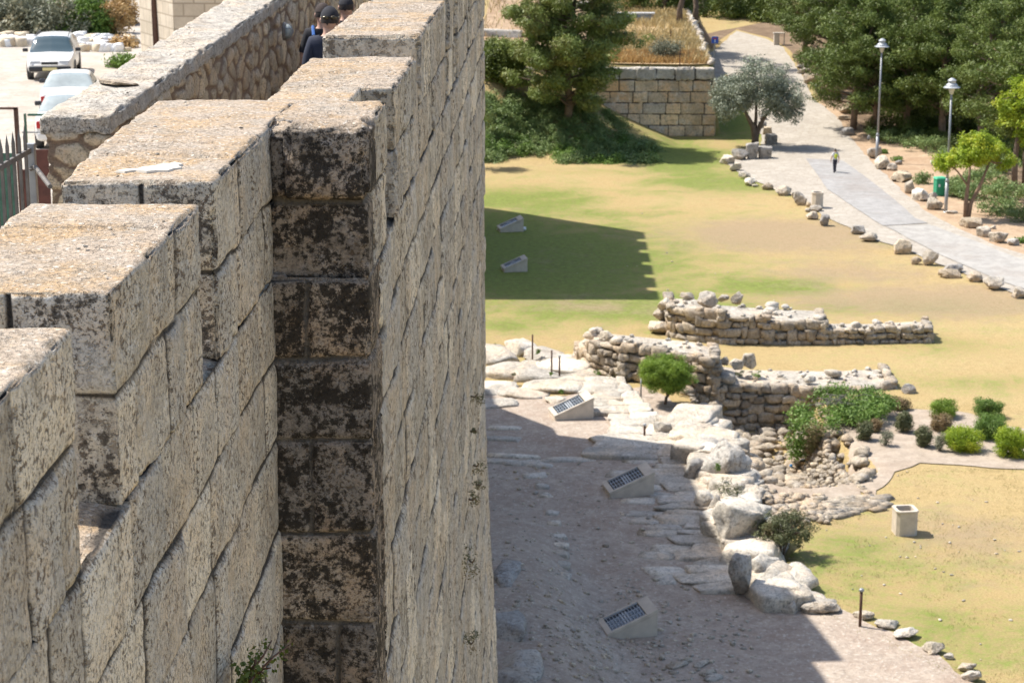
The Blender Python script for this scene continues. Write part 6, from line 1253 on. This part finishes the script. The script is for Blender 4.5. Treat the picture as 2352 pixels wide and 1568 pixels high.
        mb = MB(); mb.box((sx * .34 if sx > 0 else -.70, yf - .14, .56), (.70 if sx > 0 else -sx * -.34, yf - .015, .70)); obj('headlight', mb.mesh('headlight', bevel=.02), M_head, e)
        mb = MB(); mb.box((min(sx * .46, sx * .78), yr - .02, .66), (max(sx * .46, sx * .78), yr + .16, .86 if kind != 'estate' else .98)); obj('tail_light', mb.mesh('tail_light', bevel=.03), M_tail, e)
        if kind == 'estate': mb = MB(); mb.tube([(sx * .58, -1.75, 1.43), (sx * .585, -1.65, 1.50), (sx * .59, .1, 1.50), (sx * .585, .22, 1.44)], .016, 6); obj('roof_rail', mb.mesh('roof_rail'), M_trim, e)
    mb = MB(); mb.box((-.30, yf - .10, .57), (.30, yf + .005, .67)); obj('grille', mb.mesh('grille', bevel=.01), M_trim, e)
    mb = MB(); mb.box((-.76, yf - .22, .32), (.76, yf + .05, .50)); fb = obj('bumper', mb.mesh('bumper', bevel=.05), M_trim if kind == 'estate' else M_paint, e); mb = MB(); mb.box((-.26, yf + .052, .36), (.26, yf + .062, .47)); obj('number_plate', mb.mesh('number_plate'), M_plate, fb)
    mb = MB(); mb.box((-.76, yr - .06, .34), (.76, yr + .2, .54)); rb_ = obj('bumper', mb.mesh('bumper', bevel=.05), M_paint, e); mb = MB(); mb.box((-.26, yr - .072, .60), (.26, yr - .02, .71)); obj('number_plate', mb.mesh('number_plate'), M_plate, e)
    return e
ca = G(106, 185, ZI); make_car('estate', 'white estate car with roof rails and dark windscreen, farthest of the three, facing the camera', (ca[0] - .2, ca[1] + 2.1, ZI), math.pi + .17)
cb = G(134, 285, ZI); make_car('saloon', 'white saloon seen from behind, middle of the three cars, with a red tail light', (cb[0] - .1, cb[1] + 2.3, ZI), .17)
cc = G(150, 345, ZI); make_car('saloon', 'nearest white saloon, mostly hidden behind the grey coped parapet', (cc[0] - .3, cc[1] + 2.0, ZI), .17)

# ------------------------------------------------------------------ people
def skin_mat(): return plain('skin', (.55, .33, .24), .6, var=.06, scale=20)
M_skin = skin_mat(); M_hair = plain('dark_hair', (.03, .02, .015), .7, var=.3, scale=60)
def person(loc, rz, label, h, cloth, pose='stand', cap=None, seed=0):
    """skinned figure facing +y; cloth: (shirt mat, sleeve z fraction, trouser mat)"""
    s = h / 1.75; e = empty('person', loc, label, 'person', None, rz)
    J = {'pel': (0, 0, .96), 'wai': (0, 0, 1.10), 'che': (0, .01, 1.30), 'nek': (0, 0, 1.47), 'hb': (0, .01, 1.56), 'ht': (0, .02, 1.66), 'top': (0, .01, 1.71)}
    Rr = {'pel': .145, 'wai': .125, 'che': .15, 'nek': .058, 'hb': .075, 'ht': .098, 'top': .06}; Ed = [('pel', 'wai'), ('wai', 'che'), ('che', 'nek'), ('nek', 'hb'), ('hb', 'ht'), ('ht', 'top')]
    for sx, n in ((-1, 'l'), (1, 'r')):
        st = .18 * sx if pose == 'walk' else 0
        J['sh' + n] = (sx * .17, 0, 1.41); J['el' + n] = (sx * .235, -.03 - st * .5, 1.14); J['wr' + n] = (sx * .23, .06 - st, .90); J['pa' + n] = (sx * .225, .08 - st, .83)
        J['hi' + n] = (sx * .09, 0, .90); J['kn' + n] = (sx * .10, .04 + st * .8, .50); J['an' + n] = (sx * .10, st * 1.1 - .02, .09); J['to' + n] = (sx * .11, st * 1.1 + .15, .03)
        for k, v in zip(('sh', 'el', 'wr', 'pa', 'hi', 'kn', 'an', 'to'), (.062, .043, .028, .032, .088, .058, .042, .035)): Rr[k + n] = v
        Ed += [('che', 'sh' + n), ('sh' + n, 'el' + n), ('el' + n, 'wr' + n), ('wr' + n, 'pa' + n), ('pel', 'hi' + n), ('hi' + n, 'kn' + n), ('kn' + n, 'an' + n), ('an' + n, 'to' + n)]
        for f_ in range(5):     # four fingers and a thumb, unequal and slightly curled
            a = 'f%d%s' % (f_, n); b = 'g%d%s' % (f_, n); px_, py_, pz_ = J['pa' + n]; L = (.07, .082, .09, .084, .068)[f_]
            if f_ == 0: J[a] = (px_ - sx * .01, py_ + .045, pz_ - .01); J[b] = (px_ - sx * .015, py_ + .06, pz_ - .045)
            else: o_ = (f_ - 2.5) * .019; J[a] = (px_, py_ - o_, pz_ - .045); J[b] = (px_ - sx * .014, py_ - o_ + .008, pz_ - .045 - L * .8)
            Rr[a] = .0095; Rr[b] = .0075; Ed += [('pa' + n, a), (a, b)]
    names = list(J); me = bpy.data.meshes.new('skel'); me.from_pydata([Vector(J[k]) * s for k in names], [(names.index(a), names.index(b)) for a, b in Ed], []); o = bpy.data.objects.new('tmp', me); COL.objects.link(o)
    o.modifiers.new('s', 'SKIN'); sv = me.skin_vertices[0].data
    for i, k in enumerate(names):
        r = Rr[k] * s; sv[i].radius = (r * (1.12 if k in ('pel', 'wai', 'che') else 1), r * (.78 if k in ('pel', 'wai', 'che') else 1)); sv[i].use_root = (k == 'pel')
    md = o.modifiers.new('d', 'SUBSURF'); md.levels = 2; md.render_levels = 2; dg = bpy.context.evaluated_depsgraph_get(); dg.update(); bme = bpy.data.meshes.new_from_object(o.evaluated_get(dg)); bpy.data.objects.remove(o)
    bme.polygons.foreach_set('use_smooth', [True] * len(bme.polygons)); bme.materials.clear(); bme.name = 'body'; body = obj('body', bme, M_skin, e)
    def garment(nm, test, mat, off):
        bm = bmesh.new(); bm.from_mesh(bme); bm.normal_update(); nv = {v: v.normal.copy() for v in bm.verts}; kill = [f for f in bm.faces if not test(f.calc_center_median() / s)]; bmesh.ops.delete(bm, geom=kill, context='FACES')
        for v in bm.verts: v.co += nv[v] * off
        m2 = bpy.data.meshes.new(nm); bm.to_mesh(m2); bm.free(); return obj(nm, m2, mat, e)
    garment('shirt', lambda c: 1.0 < c.z < 1.47 and not (abs(c.x) > .19 and c.z < cloth[1]), cloth[0], .016); garment('trousers', lambda c: .12 < c.z < 1.03 and abs(c.x) < .2, cloth[2], .012); garment('shoe', lambda c: c.z < .12, M_trim, .012)
    # head: hair, ears, nose, eyes
    hc = Vector((0, .015, 1.625)) * s; v, f = ico(3); hv = v * np.array((.083, .103, .115)) * s; 
    mb = MB(); mb.add([tuple(Vector(q) + hc) for q in hv], [tuple(t) for t in f]); hd = obj('head', mb.mesh('head', smooth=True), M_skin, e)
    keep = (v[:, 1] < .35 - .0 * v[:, 2]) & (v[:, 2] > -.45) | (v[:, 2] > .45); vv, fk = sub_faces(hv, f, keep); mb = MB(); mb.add([tuple(Vector(q) * 1.06 + hc + Vector((0, -.004, .004))) for q in vv], fk); obj('hair', mb.mesh('hair', smooth=True), M_hair, e)
    mb = MB()
    for sx in (-1, 1): mb.add([tuple(Vector((q[0] * .012 + sx * .088, q[1] * .018, q[2] * .032)) * s + hc + Vector((0, -.005, -.01))) for q in ico(1)[0]], [tuple(t) for t in ico(1)[1]])
    mb.add([tuple(Vector((q[0] * .014, q[1] * .02 + .104, q[2] * .026 - .012)) * s + hc) for q in ico(1)[0]], [tuple(t) for t in ico(1)[1]]); obj('ears_and_nose', mb.mesh('ears_and_nose', smooth=True), M_skin, e)
    for sx in (-1, 1): mb = MB(); mb.add([tuple(Vector((q[0] * .011 + sx * .032, q[1] * .006 + .098, q[2] * .007 + .006)) * s + hc) for q in ico(1)[0]], [tuple(t) for t in ico(1)[1]]); obj('eye', mb.mesh('eye'), M_trim, e)
    mb = MB(); mb.add([tuple(Vector((q[0] * .024, q[1] * .006 + .096, q[2] * .005 - .052)) * s + hc) for q in ico(1)[0]], [tuple(t) for t in ico(1)[1]]); obj('mouth', mb.mesh('mouth'), M_tail, e)
    if cap is not None:
        mb = MB(); keep = (v[:, 2] > .12); vv, fk = sub_faces(hv, f, keep); mb.add([tuple(Vector((q[0], q[1], q[2])) * 1.14 + hc) for q in vv], fk); cp_ = obj('cap', mb.mesh('cap', smooth=True), cap, e)
        mb = MB(); pts = [(.085 * math.cos(a), .09 + .075 * math.sin(a), 0) for a in np.linspace(0, math.pi, 9)]; mb.add([tuple(Vector(p) * s + hc + Vector((0, .01, .03))) for p in pts] + [tuple(Vector(p) * s + hc + Vector((0, .01, .04))) for p in pts], [tuple(range(9))[::-1], tuple(range(9, 18))] + [(i, i + 1, i + 10, i + 9) for i in range(8)]); obj('cap_brim', mb.mesh('cap_brim'), cap, cp_)
    return e, s, hc
M_navy = plain('navy_cotton', (.025, .03, .05), .9, var=.2); M_capb = plain('black_cotton', (.02, .02, .026), .9, var=.2); M_capn = plain('brown_black_cotton', (.045, .03, .025), .9, var=.2); M_tee = plain('white_cotton', (.70, .69, .72), .9, var=.08); M_leg = plain('dark_leggings', (.03, .03, .045), .8, var=.1); M_lime = plain('lime_nylon', (.52, .58, .05), .6, var=.15); M_bluep = plain('blue_strap', (.03, .12, .38), .6, var=.1); M_packg = plain('grey_brown_pack', (.14, .11, .09), .8, var=.2)
def pack(e, s, mat, label_parts=(('strap', None),), straps=M_trim):
    v, f = rock_verts((.30 * s, .18 * s, .44 * s), 77, 3, boxy=.7, rough=.04); me = np_mesh('backpack', v, f, {}, smooth=True); o = obj('backpack', me, mat, e, loc=(0, -.20 * s, 1.24 * s))
    for sx in (-1, 1): mb = MB(); mb.tube([(sx * .10 * s, -.14 * s, 1.40 * s), (sx * .115 * s, -.02 * s, 1.49 * s), (sx * .115 * s, .12 * s, 1.40 * s), (sx * .13 * s, .15 * s, 1.2 * s), (sx * .13 * s, -.08 * s, 1.05 * s)], .018, 6); obj('shoulder_strap', mb.mesh('shoulder_strap'), straps, e)
p = GT(1917, 398); e, s_, hc = person(p, 0.15, 'person walking up the asphalt strip in white top, dark leggings and lime backpack', 1.68, (M_tee, 1.25, M_leg), 'walk'); pack(e, s_, M_lime)
ZW = 18.2
def rp(px, pyhead, y): x, _, z = PY(px, pyhead, y); return (x, y, z - 1.74)
x, y, z = rp(757, 18, 19.6); e, s_, hc = person((x, y, ZW), .1, 'person in dark navy shirt and black cap with sunglasses on it, on the rampart walk', (z + 1.74 - ZW) / 1.74 * 1.75, (M_navy, 1.2, M_leg), cap=M_capb)
mb = MB()
for sx in (-1, 1): mb.add([tuple(Vector((q[0] * .03 + sx * .036, q[1] * .012 - .112, q[2] * .02 + .028)) * s_ + hc) for q in ico(2)[0]], [tuple(t) for t in ico(2)[1]])
mb.tube([tuple(hc + Vector((-.09, -.02, .03)) * s_), tuple(hc + Vector((-.075, -.105, .03)) * s_), tuple(hc + Vector((.075, -.105, .03)) * s_), tuple(hc + Vector((.09, -.02, .03)) * s_)], .004, 5); obj('sunglasses', mb.mesh('sunglasses', smooth=True), plain('mirrored_lens', (.10, .08, .05), .1, .6, var=.2), e)
x, y, z = rp(752, 10, 21.6); e, s_, hc = person((x - .05, y, ZW), .05, 'person in a brownish cap with blue strapped backpack, just ahead of the navy shirt', (z + 1.74 - ZW) / 1.74 * 1.75, (M_capb, 1.2, M_leg), cap=M_capn); pack(e, s_, M_packg, straps=M_bluep)
x, y, z = rp(795, -6, 22.6); e, s_, hc = person((x, y, ZW), .2, 'person farthest along the rampart, only a dark cap showing above the merlon', (z + 1.74 - ZW) / 1.74 * 1.75, (M_navy, 1.2, M_leg), cap=M_capb)
